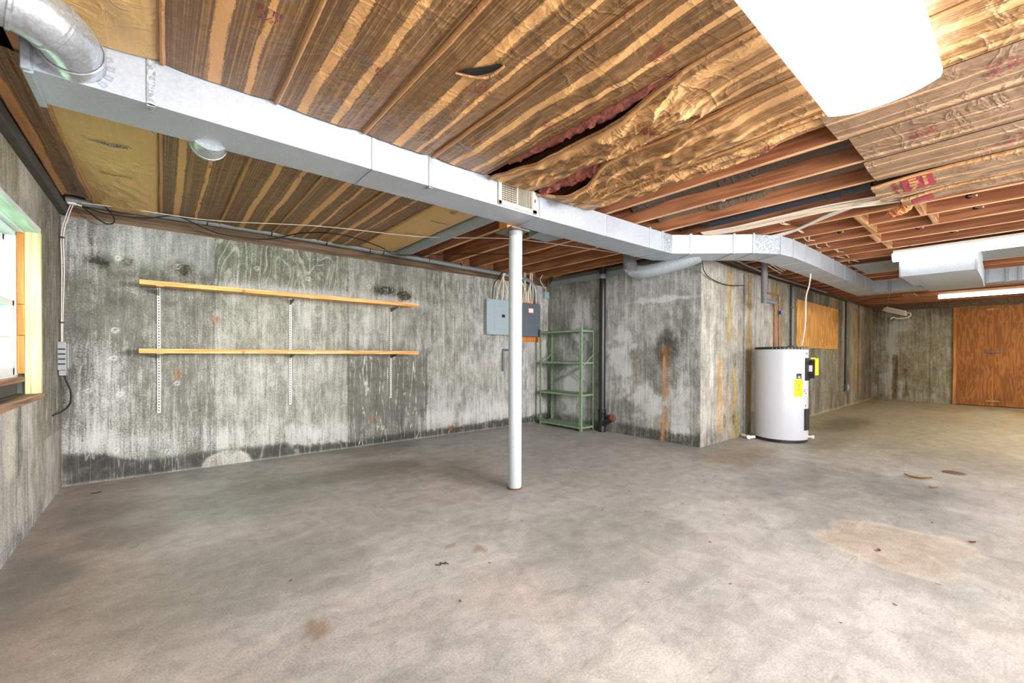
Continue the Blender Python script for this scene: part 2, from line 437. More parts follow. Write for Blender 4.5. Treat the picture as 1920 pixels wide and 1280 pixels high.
KC = kraft('kraft_tan', (128, 92, 56), (204, 156, 104), [(-.12, .035), (.03, .02), (.14, .018)], .7, .5)
KL = kraft('kraft_plain', (206, 166, 104), (224, 188, 128), [], .5, .4)
KF = kraft('kraft_flange', (176, 128, 82), (212, 164, 112), [], .5)
KD = kraft('kraft_shaded', (72, 60, 52), (112, 92, 76), [(.05, .03)])  # darkened: the shade of the deep bays is put into the paper colour
KG = kraft('kraft_greyed', (126, 100, 78), (196, 158, 122), [(-.11, .010), (.02, .006), (.12, .026)], .55, .35)

# glass
g = NT('window_glass'); tr = g.n.new('ShaderNodeBsdfTransparent'); gl = g.n.new('ShaderNodeBsdfGlossy'); gl.inputs['Roughness'].default_value = .02
tr.inputs[0].default_value = (.9, .96, .95, 1)
mx = g.n.new('ShaderNodeMixShader'); mx.inputs[0].default_value = .06
g.t.links.new(tr.outputs[0], mx.inputs[1]); g.t.links.new(gl.outputs[0], mx.inputs[2])
g.t.links.new(mx.outputs[0], g.n['Material Output'].inputs['Surface']); M['glass'] = g.m

# floor
fm = NT('stained_slab')
A = fm.n.new('ShaderNodeAttribute'); A.attribute_name = 'Col'
oc = fm.coords()
sw = fm.noise(fm.coords((1.2, 3.0, 1), rot=(0, 0, .35)), 2.6, 8, .72, .8)
fi = fm.noise(oc, 110.0, 4, .75); mi = fm.noise(oc, 7.0, 7, .72, .5)
wisp = fm.noise(fm.coords((2.2, 9, 1), rot=(0, 0, .2)), 2.0, 5, .7, 1.2)
v = fm.math('MULTIPLY', fm('MapRange', Value=sw, From_Min=.25, From_Max=.75, To_Min=.80, To_Max=1.18),
            fm('MapRange', Value=fi, From_Min=.32, From_Max=.68, To_Min=.72, To_Max=1.26))
v = fm.math('MULTIPLY', v, fm('MapRange', Value=mi, From_Min=.3, From_Max=.7, To_Min=.72, To_Max=1.20))
c = fm('VectorMath', props={'operation': 'SCALE'}, _0=A.outputs['Color'], Scale=v)
c = fm.mix(fm.math('MULTIPLY', fm.sst(.56, .76, wisp), .55), c, lin(98, 97, 94))
c = fm.mix(fm.math('MULTIPLY', fm.sst(.66, .74, fm.noise(oc, 46.0, 3, .7)), .5), c, lin(110, 96, 84))
c = fm.mix(fm.math('MULTIPLY', fm.sst(.60, .78, fm.noise(oc, 3.1, 5, .7, .5)), .35), c, lin(196, 170, 148))
fm.bump(fm.math('ADD', fi, mi), .12, .004)
M['floor'] = fm.done(Base_Color=c, Roughness=fm('MapRange', Value=sw, To_Min=.34, To_Max=.62), Specular_IOR_Level=.45)

# ------------------------------------------------------------------ the setting
XL, YB, XJ, YI, XF = -.641, 5.140, 5.058, 2.495, 14.352
ZW, ZJ, ZC, YN = 2.275, 2.41, 2.65, -3.4      # wall top, joist bottom, subfloor, near wall

def gridmesh(name, us, vs, fn, col=None, mixa=None, keep=None, mat=None):
    U, V = np.meshgrid(us, vs, indexing='ij'); X, Y, Z = fn(U, V)
    co = np.stack([X, Y, Z], -1).reshape(-1, 3); nu, nv = len(us), len(vs)
    I, J = np.meshgrid(np.arange(nu - 1), np.arange(nv - 1), indexing='ij'); a = (I * nv + J).ravel()
    f = np.stack([a, a + nv, a + nv + 1, a + 1], 1)
    if keep is not None:
        uc = (us[:-1] + us[1:]) / 2; vc = (vs[:-1] + vs[1:]) / 2
        UC, VC = np.meshgrid(uc, vc, indexing='ij'); f = f[keep(UC, VC).ravel()]
    me = bpy.data.meshes.new(name); n = len(co)
    me.vertices.add(n); me.vertices.foreach_set('co', co.astype(np.float32).ravel())
    me.loops.add(f.size); me.loops.foreach_set('vertex_index', f.ravel().astype(np.int32))
    me.polygons.add(len(f)); me.polygons.foreach_set('loop_start', np.arange(0, f.size, 4, dtype=np.int32))
    me.update(calc_edges=True)
    if col is not None:
        a = me.attributes.new('Col', 'FLOAT_COLOR', 'POINT'); a.data.foreach_set('color', col.reshape(-1, 4).astype(np.float32).ravel())
    if mixa is not None:
        a = me.attributes.new('Mix', 'FLOAT_COLOR', 'POINT'); a.data.foreach_set('color', mixa.reshape(-1, 4).astype(np.float32).ravel())
    return me

def struct(o): o['kind'] = 'structure'; return o

# --- floor
us = np.arange(XL, XF + .14, .035); vs = np.arange(YN, YB + .03, .035)
U, V = np.meshgrid(us, vs, indexing='ij')
c = np.zeros(U.shape + (3,)); c[:] = (176, 171, 167)
c = mixc(c, (186, 170, 162), .55 * sst(.4, .65, fbm(U * .8, V * .8, 3)))
c = mixc(c, (150, 148, 142), .75 * sst(.46, .70, fbm(U * .7 + 4, V * 1.3, 8)))
c = mixc(c, (196, 192, 186), .6 * sst(.5, .72, fbm(U * 1.1, V * 1.6, 12)))
c = mixc(c, (186, 160, 142), .45 * (1 - sst(.2, 1.1, U + .64)) * sst(.9, 2.6, V))            # reddish along the window wall
c = mixc(c, (178, 162, 122), .65 * sst(4.6, 8.5, U))                                       # yellow cast of the warm far lights, painted into the slab
c = mixc(c, (168, 128, 80), .5 * sst(9, 14, U) * sst(.5, .6, fbm(U * .9, V * 1.5, 21)))
for (bx, by, rx, ry, k, cc, s) in ((-.50, 3.1, .14, .42, .5, (96, 98, 96), 1), (-.36, 4.15, .18, .3, .35, (98, 98, 94), 2), (-.2, 3.5, .2, .25, .4, (98, 92, 84), 3),
      (1.3, 4.05, .8, .22, .5, (120, 112, 98), 4), (2.0, 3.7, .5, .35, .4, (114, 108, 96), 5), (2.2, 3.15, .18, .4, .45, (110, 100, 90), 6),
      (4.2, 1.3, .6, .2, .6, (112, 112, 110), 7), (4.7, .5, .4, .25, .5, (112, 112, 112), 8), (1.9, .9, .35, .2, .3, (120, 118, 118), 9),
      (6.6, 1.6, 1.0, .2, .4, (120, 112, 92), 10), (8.6, 1.9, .9, .25, .6, (104, 92, 70), 11), (.55, .75, .1, .2, .5, (108, 106, 104), 12), (.95, .55, .2, .12, .4, (120, 118, 116), 13), (5.0, 2.0, .5, .25, .45, (150, 122, 90), 14)):
    c = mixc(c, cc, k * blob(U, V, bx, by, rx, ry, .7, .8, 3, s))
pt = blob(U, V, 3.33, .48, .40, .31, .05, .42, 2.6, 31)                                      # new concrete patch
c = mixc(c, (180, 164, 148), .75 * pt)
c = mixc(c, (214, 200, 184), .5 * (blob(U, V, 3.33, .48, .44, .34, .06, .42, 2.6, 31) - pt))
for bx, by, rx, ry in ((.48, 1.82, .035, .10), (1.42, 2.0, .03, .05), (1.3, 2.12, .03, .035), (1.0, 1.0, .02, .03)):
    c = mixc(c, (150, 126, 108), .8 * blob(U, V, bx, by, rx, ry, .1, .5, 14, 5))
edge = np.minimum(np.abs(V - YB), np.abs(U - XL)); edge = np.where(U > XJ, 9, edge)
c = mixc(c, (186, 178, 168), .7 * (1 - sst(.01, .05, edge)))
c = c * .90
col = np.ones(U.shape + (4,)); col[..., :3] = tolin(c)
me = gridmesh('floor', us, vs, lambda u, v: (u, v, u * 0), col)
struct(finish('floor', me, M['floor']))
# --- helper for stain maps
def wallmesh(name, us, vs, fn, paint, keep=None):
    U, V = np.meshgrid(us, vs, indexing='ij'); c, e, mo, gr, dr = paint(U, V)
    col = np.ones(U.shape + (4,)); col[..., :3] = tolin(c); col[..., 3] = np.clip(e, 0, 1)
    mx = np.ones(U.shape + (4,)); mx[..., 0] = np.clip(mo, 0, 1); mx[..., 1] = np.clip(gr, 0, 1); mx[..., 2] = np.clip(dr, 0, 1)
    return struct(finish(name, gridmesh(name, us, vs, fn, col, mx, keep), M['concrete']))

def base(U, V, rgb=(126, 126, 119)):
    c = np.zeros(U.shape + (3,)); c[:] = np.array(rgb) * 1.10
    n = fbm(U * 1.6, V * 1.6, 2); c *= (.82 + .36 * n)[..., None]
    c *= (.9 + .2 * fbm(U * 9, V * .7, 5))[..., None]
    return c

def paint_back(x, z):
    c = base(x, z)
    p1 = 1 - sst(.41, .43, x); p3 = sst(1.71, 1.73, x) * (1 - sst(2.76, 2.78, x)); p2 = (1 - p1) * (1 - sst(1.71, 1.73, x)); p4 = sst(2.76, 2.78, x)
    lo = 1 - sst(1.0, 1.25, z)
    c = mixc(c, (100, 98, 90), .55 * p1 * (1 - sst(1.8, 1.95, z)))
    c = mixc(c, (150, 152, 150), .75 * p1 * sst(1.82, 2.0, z + .3 * (fbm(x * 5, z * 5, 4) - .5)))
    c = mixc(c, (140, 140, 128), .6 * p2 * (1 - sst(1.75, 1.85, z)))
    c = mixc(c, (98, 102, 86), .75 * p2 * sst(1.80, 1.95, z))
    c = mixc(c, (86, 86, 80), .6 * p3 * lo)
    c = mixc(c, (122, 120, 110), .5 * p4)
    c = mixc(c, (96, 96, 84), .6 * p4 * sst(1.6, 2.1, z) * (1 - sst(3.2, 4.2, x)))
    for s in (.42, 1.72, 2.77):
        c = mixc(c, (84, 84, 80), .55 * (1 - sst(.004, .016, np.abs(x - s))))
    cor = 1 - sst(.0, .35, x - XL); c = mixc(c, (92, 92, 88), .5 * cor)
    # dark damp band along the floor
    top = .14 + .06 * (fbm(x * 2.2, x * 0, 7) - .5) + .10 * (1 - sst(-.5, -.1, x)) - .05 * sst(.9, 1.5, x) + .03 * sst(3, 4.5, x)
    damp = 1 - sst(top - .03, top + .03, z + .05 * (fbm(x * 18, z * 18, 6) - .5))
    patch = (1 - sst(.85, 1.0, np.sqrt(((x - .52) / .22) ** 2 + (z / .16) ** 2) + .15 * (fbm(x * 8, z * 8, 9) - .5)))
    damp = damp * (1 - patch) * (1 - .8 * (1 - sst(-.62, -.54, x + .12 * fbm(z * 6, x * 3, 1))))
    c = mixc(c, (58, 59, 58), .82 * damp); c = mixc(c, (158, 152, 142), .7 * patch)
    c = mixc(c, (150, 148, 142), .8 * (1 - sst(.0, .025, z)))
    # lime crust
    e = .42 + .16 * (fbm(x * 2, z * 1.2, 14) - .5) * 2
    e = e + .30 * (1 - sst(0, .20, np.abs(z - (top + .13)))) * (.5 + fbm(x * 2.3, z * 0, 77)) * (1 - patch)
    e = e + .25 * blob(x, z, -.42, .62, .16, .45, .7, .6, 4, 3) + .15 * blob(x, z, -.3, 2.1, .3, .12, .7, .6, 5, 4)
    e = e + .45 * sst(.2, .6, x) * (1 - sst(2.6, 2.9, x)) * (1 - sst(0, .10, np.abs(z - 1.80)))
    e = e + .16 * p4 + .22 * p2 * lo + .15 * p2 * (1 - sst(.0, .4, np.abs(z - 1.4))) + .2 * blob(x, z, 3.4, .35, .8, .2, .7, .6, 5, 6) + .18 * blob(x, z, 2.0, 1.45, .3, .25, .7, .5, 5, 6)
    e = e * (1 - .9 * damp) - .25 * p3 * lo - .12 * p1 * (1 - sst(1.7, 1.9, z)) * (1 - sst(-.2, .2, np.abs(z - 1.3)))
    # mould
    mo = .18 + .1 * fbm(x * 3, z * 3, 17)
    for bx, bz, rx, rz, k in ((-.45, 1.93, .12, .07, .9), (-.23, 1.95, .05, .04, .8), (.16, 1.93, .10, .06, .85), (.0, 1.86, .42, .07, .5), (2.15, 1.93, .17, .06, .85), (2.46, 1.89, .12, .09, .9), (-.46, 2.1, .025, .22, .7), (1.0, 2.05, .5, .15, .42), (-.35, 1.62, .2, .1, .35), (3.0, 2.0, .4, .2, .35)):
        bb = blob(x, z, bx, bz, rx, rz, .55, .7, 7, 8); mo = np.maximum(mo, k * bb); c = mixc(c, (66, 66, 54), .5 * k * bb)
    mo = mo + .22 * damp
    gr = .75 * p2 * sst(1.6, 1.9, z) + .42 * p2 * (1 - sst(1.6, 1.9, z)) + .18 * p4 + .08 * p1 + .15 * p3 * sst(1, 1.3, z)
    dr = p3 * (.35 + .6 * lo) + .28 * p1 * (1 - sst(1.2, 1.5, z)) + .35 * p4 + .12
    for bx, bz, rx, rz, k in ((.42, 1.46, .035, .03, .9), (3.15, .14, .03, .10, .8), (2.02, .34, .05, .02, .7), (3.7, .95, .06, .05, .35), (.12, .93, .03, .05, .4)):
        c = mixc(c, (150, 92, 52), k * blob(x, z, bx, bz, rx, rz, .5, .7, 20, 9))
    for bx, bz in ((-.29, 1.97), (.13, 1.95), (-.31, 1.33), (-.32, 1.08), (-.48, .80), (-.28, .76), (-.31, .26), (.05, .20), (.92, .80), (1.28, 1.97), (.78, 2.02), (1.98, 1.96), (.12, .84), (2.15, .2), (3.3, .5), (3.1, 1.0)):
        rr = np.hypot(x - bx, z - bz); c = mixc(c, (196, 196, 190), .8 * (1 - sst(.004, .012, np.abs(rr - .017)))); c = mixc(c, (40, 40, 38), .8 * (1 - sst(.006, .012, rr)))
    return c, e, mo, gr, dr

wallmesh('wall_back', np.arange(XL, XJ + .22, .0125), np.linspace(0, ZW, 180), lambda u, v: (u, u * 0 + YB, v), paint_back)

def paint_jut(y, z):
    c = base(y, z, (128, 128, 123)); d = YB - y           # d: distance from the room corner
    c = mixc(c, (100, 100, 96), .5 * sst(.45, .7, fbm(y * 2.4, z * 1.5, 31)))
    c = mixc(c, (158, 158, 160), .55 * sst(1.75, 1.95, z) * (1 - sst(2.1, 2.2, z)) * (y < 4))
    e = .46 + .3 * (fbm(y * 2.5, z * 1.5, 33) - .5) * 2
    for by, bz, ry, rz, k in ((3.62, 1.05, .2, .38, .4), (3.25, .45, .2, .25, .35), (2.8, .5, .15, .3, .25), (3.0, 1.86, .35, .04, .5), (3.7, 1.5, .2, .2, .15), (4.35, 1.7, .25, .3, .3), (4.6, .5, .15, .3, .4), (2.75, .12, .12, .08, .35), (4.4, .8, .3, .3, .25)):
        e = e + 1.5 * k * blob(y, z, by, bz, ry, rz, .45, .9, 8, 34)
    top = .14 + .06 * (fbm(y * 3, y * 0, 36) - .5)
    damp = (1 - sst(top - .04, top + .04, z + .07 * (fbm(y * 14, z * 14, 35) - .5)))
    damp = damp * np.where(y > 3.6, .75, 1)
    c = mixc(c, (60, 60, 58), .75 * damp); e = e * (1 - .7 * damp)
    mo = .22 + .5 * damp + .3 * blob(y, z, 3.35, .78, .13, .2, .6, .7, 6, 4)
    for by, hz, w, k in ((2.985, 1.20, .095, .95), (3.43, 1.13, .045, .40)):
        halo = blob(y, z, by, hz + .02, w * 1.7, .19, .5, .5, 6, 40); c = mixc(c, (52, 50, 46), .8 * k * halo); e = e - .3 * k * halo
        st = (1 - sst(.2, 1.25, np.abs(y - by) / (w * (.75 + .5 * fbm(z * 3, z * 0, 47))) + .9 * (fbm(y * 34, z * 2.5, 41) - .5) * 2)) * (1 - sst(hz, hz + .1, z)) * (.55 + .45 * sst(.3, .55, fbm(y * 9, z * 5, 46)))
        c = mixc(c, (150, 100, 58), .85 * k * st * sst(.3, .6, fbm(y * 40, z * 3, 42))); c = mixc(c, (206, 176, 142), .5 * k * st * sst(.5, .6, fbm(y * 30 + 9, z * 3, 43)))
        e = e - .25 * k * st
    for s in (3.74, 3.42, 2.6): c = mixc(c, (170, 170, 164), .4 * (1 - sst(.003, .012, np.abs(y - s))))
    c = mixc(c, (176, 176, 176), .5 * (1 - sst(.004, .02, np.abs(z - 1.86 + .02 * fbm(y * 6, z * 0, 44)))) * (y < 3.6))
    c = mixc(c, (84, 86, 80), .4 * sst(4.9, 5.14, y))
    return c, e, mo, .12 + 0 * y, .25 + 0 * y
wallmesh('wall_jut', np.arange(YI, YB + .01, .0125), np.linspace(0, 2.30, 180), lambda u, v: (u * 0 + XJ, u, v), paint_jut)

def paint_inner(x, z):
    t = np.log(x / 5.0) * 5                              # streaks keep a natural spread along the wall
    c = base(x, z, (122, 118, 106))
    far = sst(7.6, 9.0, x)
    c = mixc(c, (150, 146, 136), .5 * (1 - far))
    c = mixc(c, (104, 92, 72), .75 * far * sst(.4, .62, fbm(x * 1.7, z * .35, 51)))
    c = mixc(c, (150, 122, 82), .7 * far * sst(.5, .68, fbm(x * 2.1, z * .25, 52)))
    c = mixc(c, (78, 70, 58), .7 * far * sst(.55, .72, fbm(x * 1.9 + 8, z * .5, 53)))
    e = .44 - .16 * far + .2 * (fbm(x * 2, z * 1, 54) - .5) * 2
    e = e + .3 * blob(x, z, 5.35, 1.2, .06, .6, .6, .5, 5, 1) + .25 * blob(x, z, 7.0, 1.6, .5, .5, .6, .5, 4, 2) + .2 * blob(x, z, 5.9, 1.7, .3, .25, .6, .6, 5, 3)
    for sx, w, z0, z1, k, cc in ((5.57, .055, .12, 1.12, .8, (176, 130, 78)), (5.84, .08, 1.35, 2.3, .65, (168, 136, 72)), (6.03, .045, .0, .98, .9, (182, 144, 74)), (5.78, .10, .1, .9, .35, (170, 140, 110)), (6.50, .08, .0, 2.3, .7, (150, 112, 50)),
                             (7.45, .12, .8, 2.3, .75, (160, 124, 58)), (7.75, .08, .8, 2.3, .4, (140, 100, 60)), (8.6, .12, .0, 1.2, .5, (150, 112, 52)), (12.65, .13, .3, 2.3, .7, (178, 126, 60)), (12.2, .2, 0, 2.3, .4, (178, 160, 130)), (9.6, .08, 0, 1.2, .4, (96, 82, 66)), (13.4, .2, 0, 2.2, .4, (110, 92, 80)), (6.1, .10, .0, .35, .6, (160, 150, 70))):
        st = (1 - sst(.5, 1.2, np.abs(x - sx) / w + .5 * (fbm(x * 14, z * 1.5, 55) - .5) * 2)) * sst(z0 - .1, z0 + .05, z) * (1 - sst(z1 - .1, z1 + .04, z))
        c = mixc(c, cc, k * st); e = e - .2 * k * st
    damp = blob(x, z, 5.35, .05, .22, .15, .5, .6, 7, 56) + .5 * blob(x, z, 6.4, .15, .3, .2, .5, .6, 7, 57)
    c = mixc(c, (78, 76, 72), .6 * np.clip(damp, 0, 1))
    for hx, hz, rx, rz in ((6.02, 1.06, .05, .11), (5.71, .25, .05, .10), (5.5, .22, .02, .03), (5.98, .26, .04, .07)):
        rr = np.sqrt(((x - hx) / rx) ** 2 + ((z - hz) / rz) ** 2); c = mixc(c, (70, 64, 58), .7 * (1 - sst(.75, 1.05, rr)) * (.4 + .6 * sst(.4, .8, rr)))
    for s in (6.3, 7.52, 8.35, 9.7, 10.9, 12.1): c = mixc(c, (72, 68, 60), .5 * (1 - sst(.005, .02, np.abs(x - s))))
    c = mixc(c, (178, 164, 132), .55 * (1 - sst(.02, .05, z)) * sst(7, 8, x))
    mo = .2 + .25 * far * sst(.5, .7, fbm(x * 1.4, z * .5, 58)) + .3 * damp
    return c, e, mo, .10 + 0 * x, .3 + 0 * x
wallmesh('wall_inner', np.arange(XJ, XF + .02, .022), np.linspace(0, 2.33, 150), lambda u, v: (u, u * 0 + YI, v), paint_inner)

def paint_far(y, z):
    c = base(y, z, (128, 120, 98))
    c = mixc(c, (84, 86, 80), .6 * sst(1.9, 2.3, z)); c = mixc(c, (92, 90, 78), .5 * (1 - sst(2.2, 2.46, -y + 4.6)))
    c = mixc(c, (140, 132, 108), .6 * sst(.4, .65, fbm(y * 2, z * 1.2, 61)))
    e = .46 + .32 * (fbm(y * 3, z * 2, 62) - .5) * 2 + .4 * blob(y, z, 2.12, 1.2, .08, .7, .6, .7, 5, 3) + .35 * blob(y, z, 1.95, 1.9, .18, .14, .6, .8, 6, 4) + .3 * blob(y, z, 2.1, .45, .3, .3, .6, .7, 5, 5)
    for sy, z0, z1, w, k in ((2.05, .0, 1.2, .06, .8), (1.85, .1, .85, .05, .5)):
        st = (1 - sst(.6, 1.2, np.abs(y - sy) / w)) * sst(z0 - .05, z0 + .05, z) * (1 - sst(z1 - .06, z1, z)); c = mixc(c, (98, 76, 44), k * st); e = e - .3 * k * st
    c = mixc(c, (150, 150, 140), .5 * (1 - sst(.004, .02, np.abs(z - 1.28 + .06 * (y - 1.5)))))
    c = mixc(c, (66, 64, 56), .5 * (1 - sst(.004, .02, np.abs(y - 1.42))))
    c = mixc(c, (128, 146, 138), .4 * (1 - sst(1.03, 1.12, y)))
    mo = .28 + .35 * blob(y, z, 1.8, .12, .25, .1, .6, .7, 6, 6) + .25 * sst(1.9, 2.2, z)
    return c, e, mo, .35 * (y < 1.9), .2 + 0 * y
wallmesh('wall_far', np.arange(YN, YI + .02, .02), np.linspace(0, 2.30, 130), lambda u, v: (u * 0 + XF, u, v), paint_far, lambda u, v: ~((u < 1.035) & (v < 2.265)))

WY0, WY1, WZ0, WZ1 = 3.18, 4.355, .842, 1.953            # window opening
def paint_left(y, z):
    c = base(y, z, (132, 127, 117))
    c = mixc(c, (94, 88, 74), .6 * sst(4.3, 4.5, y) * (z > .5))
    c = mixc(c, (150, 146, 138), .55 * (1 - sst(3.5, 4.2, y)) * (z < .84))
    c = mixc(c, (178, 174, 164), .6 * (1 - sst(.03, .07, np.abs(y - 4.02) + .04 * (fbm(y * 9, z * 2, 3) - .5))) * (z < .75))
    c = mixc(c, (166, 160, 156), .65 * blob(y, z, 4.85, .28, .28, .22, .5, .7, 4, 71))
    c = mixc(c, (190, 182, 166), .7 * blob(y, z, 3.55, .66, .1, .25, .4, .7, 5, 72))
    c = mixc(c, (70, 68, 60), .6 * blob(y, z, 3.78, .65, .05, .35, .5, .6, 6, 73))
    c = mixc(c, (124, 112, 84), .5 * sst(2.0, 2.15, z) * (y < 3.8))
    c = mixc(c, (104, 102, 104), .7 * (1 - sst(.08, .16, z + .05 * fbm(y * 9, z * 9, 5))) * (y < 4.4))
    c = mixc(c, (84, 78, 68), .5 * sst(4.95, 5.13, y))
    for by, bz in ((4.55, .68), (4.75, .62), (4.95, .72)): c = mixc(c, (190, 186, 172), .8 * blob(y, z, by, bz, .02, .05, .3, .5, 10, 5))
    e = .36 + .2 * (fbm(y * 3, z * 1, 74) - .5) * 2 + .2 * (y < 4.1) * (z < .8)
    return c, e, .18 + .2 * sst(.5, .7, fbm(y * 3, z * .6, 75)), .1 + 0 * y, .3 + 0 * y
ys = np.unique(np.concatenate([np.arange(YN, 2.9, .1), np.arange(2.9, YB + .005, .0125), [WY0, WY1]])); zs = np.unique(np.concatenate([np.linspace(0, ZW + .02, 160), [WZ0, WZ1]]))
wallmesh('wall_left', ys, zs, lambda u, v: (u * 0 + XL, u, v), paint_left, lambda u, v: ~((u > WY0) & (u < WY1) & (v > WZ0) & (v < WZ1)))
# the outer skins that close the room
struct(MB().box((XL - .01, YN - .2, 0), (XF + .4, YN, ZC)).build('wall_front', M['ledge']))
struct(MB().box((XF + .1, YN - .2, 0), (XF + .3, YI + .3, ZC)).build('wall_right', M['ledge']))

# ceiling: subfloor with its joists
ceiling = struct(MB().box((XL - .25, YN - .2, ZC), (XF + .4, YB + .4, ZC + .05)).build('ceiling', M['subfloor']))
XJO = lambda k: -.460 + .449 * k
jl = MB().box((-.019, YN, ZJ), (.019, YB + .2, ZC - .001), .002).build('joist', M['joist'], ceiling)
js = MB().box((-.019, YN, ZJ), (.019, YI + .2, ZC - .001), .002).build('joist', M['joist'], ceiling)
for q in (jl, js):                                            # lower edge coloured paler to stand in for light bounced off the floor
    q.data.materials.append(M['joist_edge_lit'])
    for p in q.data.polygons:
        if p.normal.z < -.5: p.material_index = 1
first = {True: jl, False: js}
for k in range(0, 34):
    x = XJO(k); lg = x < XJ - .05; o = first[lg]
    if k in (0, 13):
        o.location.x = x; o['_w'] = [x, o.location.y, o.location.z]; fx = x
        if not lg: bx_s = x
        else: bx_l = x
    else:
        dup(o, (x - o.location.x, 0, 0), ceiling)
# solid blocking between joists
blk = MB().box((5.0, 1.0, 2.405), (5.40, 1.04, 2.60), .002).build('blocking', M['blocking'], ceiling)
for k, y in ((13, .98), (14, 1.02), (15, .99)):
    x = XJO(k) + .0215
    MB().box((x, y, ZJ + .001), (x + .406, y + .042, ZC - .01), .002).build('blocking', M['blocking'], ceiling)
for k, y in ((11, .53), (12, .56), (13, .52)):
    x = XJO(k) + .0215
    MB().box((x, y, ZJ + .001), (x + .406, y + .042, ZC - .01), .002).build('blocking', M['blocking'], ceiling)
x = XJO(12) + .0215; blk.location = (x + .203, .99, blk.location.z)
# sill plates, rim boards and added boxes closing light leaks
struct(MB().box((XL, YB + .002, ZW), (XJ, YB + .3, ZJ - .0)).build('trim_1', M['sill']))
struct(MB().box((XL - .25, YN, ZW + .0), (XL + .05, YB, ZW + .075), .008).build('trim_2', M['ledge']))
struct(MB().box((XJ + .01, YI + .01, 2.30), (XF, YI + .2, ZJ)).build('trim_3', M['sill']))
struct(MB().box((XJ + .002, YI + .1, 2.28), (XJ + .2, YB, ZJ)).build('trim_4', M['sill']))
struct(MB().box((XL - .25, YN, ZW + .075), (XL - .02, YB + .3, ZC)).build('trim_5', M['joist']))
struct(MB().box((XL - .2, YB + .16, ZJ), (XJ + .3, YB + .3, ZC)).build('trim_6', M['joist']))
struct(MB().box((XJ + .22, YI + .2, 2.28), (XJ + .3, YB + .3, ZC)).build('trim_11', M['joist']))
struct(MB().box((XL - .25, YB + .001, -.02), (XJ + .3, YB + .2, ZW)).build('leak_seal_1', M['ledge']))  # added box behind the back wall, keeps stray daylight out
struct(MB().box((XL - .25, WY1 + .03, -.02), (XL - .002, YB + .1, ZW)).build('leak_seal_2', M['ledge']))  # added box outside the window-wall corner, closes a light leak
struct(MB().box((XJ + .2, YI + .14, ZJ), (XF, YI + .2, ZC)).build('trim_7', M['joist']))
struct(MB().box((XF - .03, YN, 2.28), (XF + .1, YI + .1, ZJ), .004).build('trim_8', M['sill']))

# outdoors seen only as daylight: sloping lawn and a clipped hedge
struct(MB().box((-14, -8, -.4), (XL - .25, 16, .62)).build('ground', M['grass']))
hd = MB(); rr = random.Random(3)
for i in range(2600):
    p = Vector((-3.4 + rr.uniform(-.5, .5), rr.uniform(-1, 15), .6 + rr.random() ** .8 * 3.2))
    q = Matrix.Rotation(rr.uniform(0, 6.28), 3, 'Z') @ Matrix.Rotation(rr.uniform(-.9, .9), 3, 'X')
    w = rr.uniform(.10, .2)
    vs_ = [hd.bm.verts.new(p + q @ Vector(t)) for t in ((-w, 0, 0), (0, .03, -w * .6), (w, 0, 0), (0, .03, w * .6))]
    hd.bm.faces.new(vs_)
hedge = hd.build('hedge', M['foliage']); hedge['kind'] = 'stuff'; tag(hedge, 'sunlit green hedge outside the basement window', 'hedge')

# --- window
wr = bpy.data.objects.new('window_1', None); COL.objects.link(wr); wr.location = (XL, WY1, WZ0); wr['kind'] = 'structure'
xa, xb, xc, xd = XL + .004, -.715, -.749, -.86
MB().box((xb, WY1 - .002, WZ0), (xa, WY1 + .03, WZ1), .002).build('jamb', M['jamb'], wr)
MB().box((xb, WY0 - .03, WZ0), (xa, WY0 + .002, WZ1), .002).build('jamb', M['jamb'], wr)
MB().box((xb, WY0, WZ1 - .002), (xa, WY1, WZ1 + .03), .002).build('head_jamb', M['jamb_y'], wr)
MB().box((xd, WY0, WZ1 - .012), (xb, WY1, WZ1 + .02), .002).build('head_board', M['jamb_y'], wr)
for z0, z1 in ((WZ0 + .14, WZ0 + .40), (WZ0 + .403, WZ0 + .61), (WZ0 + .613, WZ1 - .013)):
    MB().box((xc, WY1 - .006, z0), (xb, WY1 + .03, z1), .002).build('stop_board', M['stop'], wr)
MB().box((xb - .01, WY0, WZ0 - .03), (XL + .016, WY1 + .02, WZ0 + .0), .003).build('sill_board', M['sillw'], wr)
MB().box((xd, WY0, WZ0 + .0), (xb - .006, WY1, WZ0 + .006)).build('sill_ledge', M['ledge'], wr)
MB().box((xc - .015, WY0, WZ0 + .085), (xb, WY1, WZ0 + .12), .003).build('stool', M['sillw'], wr)
MB().box((xd, WY0, WZ0 + .006), (xc, WY1, WZ0 + .085)).build('sill_ledge', M['ledge'], wr)
for y0, y1 in ((WY1 - .018, WY1 + .02), (WY0, WY0 + .02)):
    MB().box((xd, y0, WZ0 + .12), (xc - .001, y1, WZ1 - .012), .002).build('frame', M['vinyl'], wr)
MB().box((xd, WY0, WZ1 - .04), (xc - .001, WY1, WZ1 - .012), .002).build('frame', M['vinyl'], wr)
MB().box((xd, WY0, WZ0 + .10), (xc - .001, WY1, WZ0 + .135), .002).build('frame', M['vinyl'], wr)
zm = WZ0 + .60
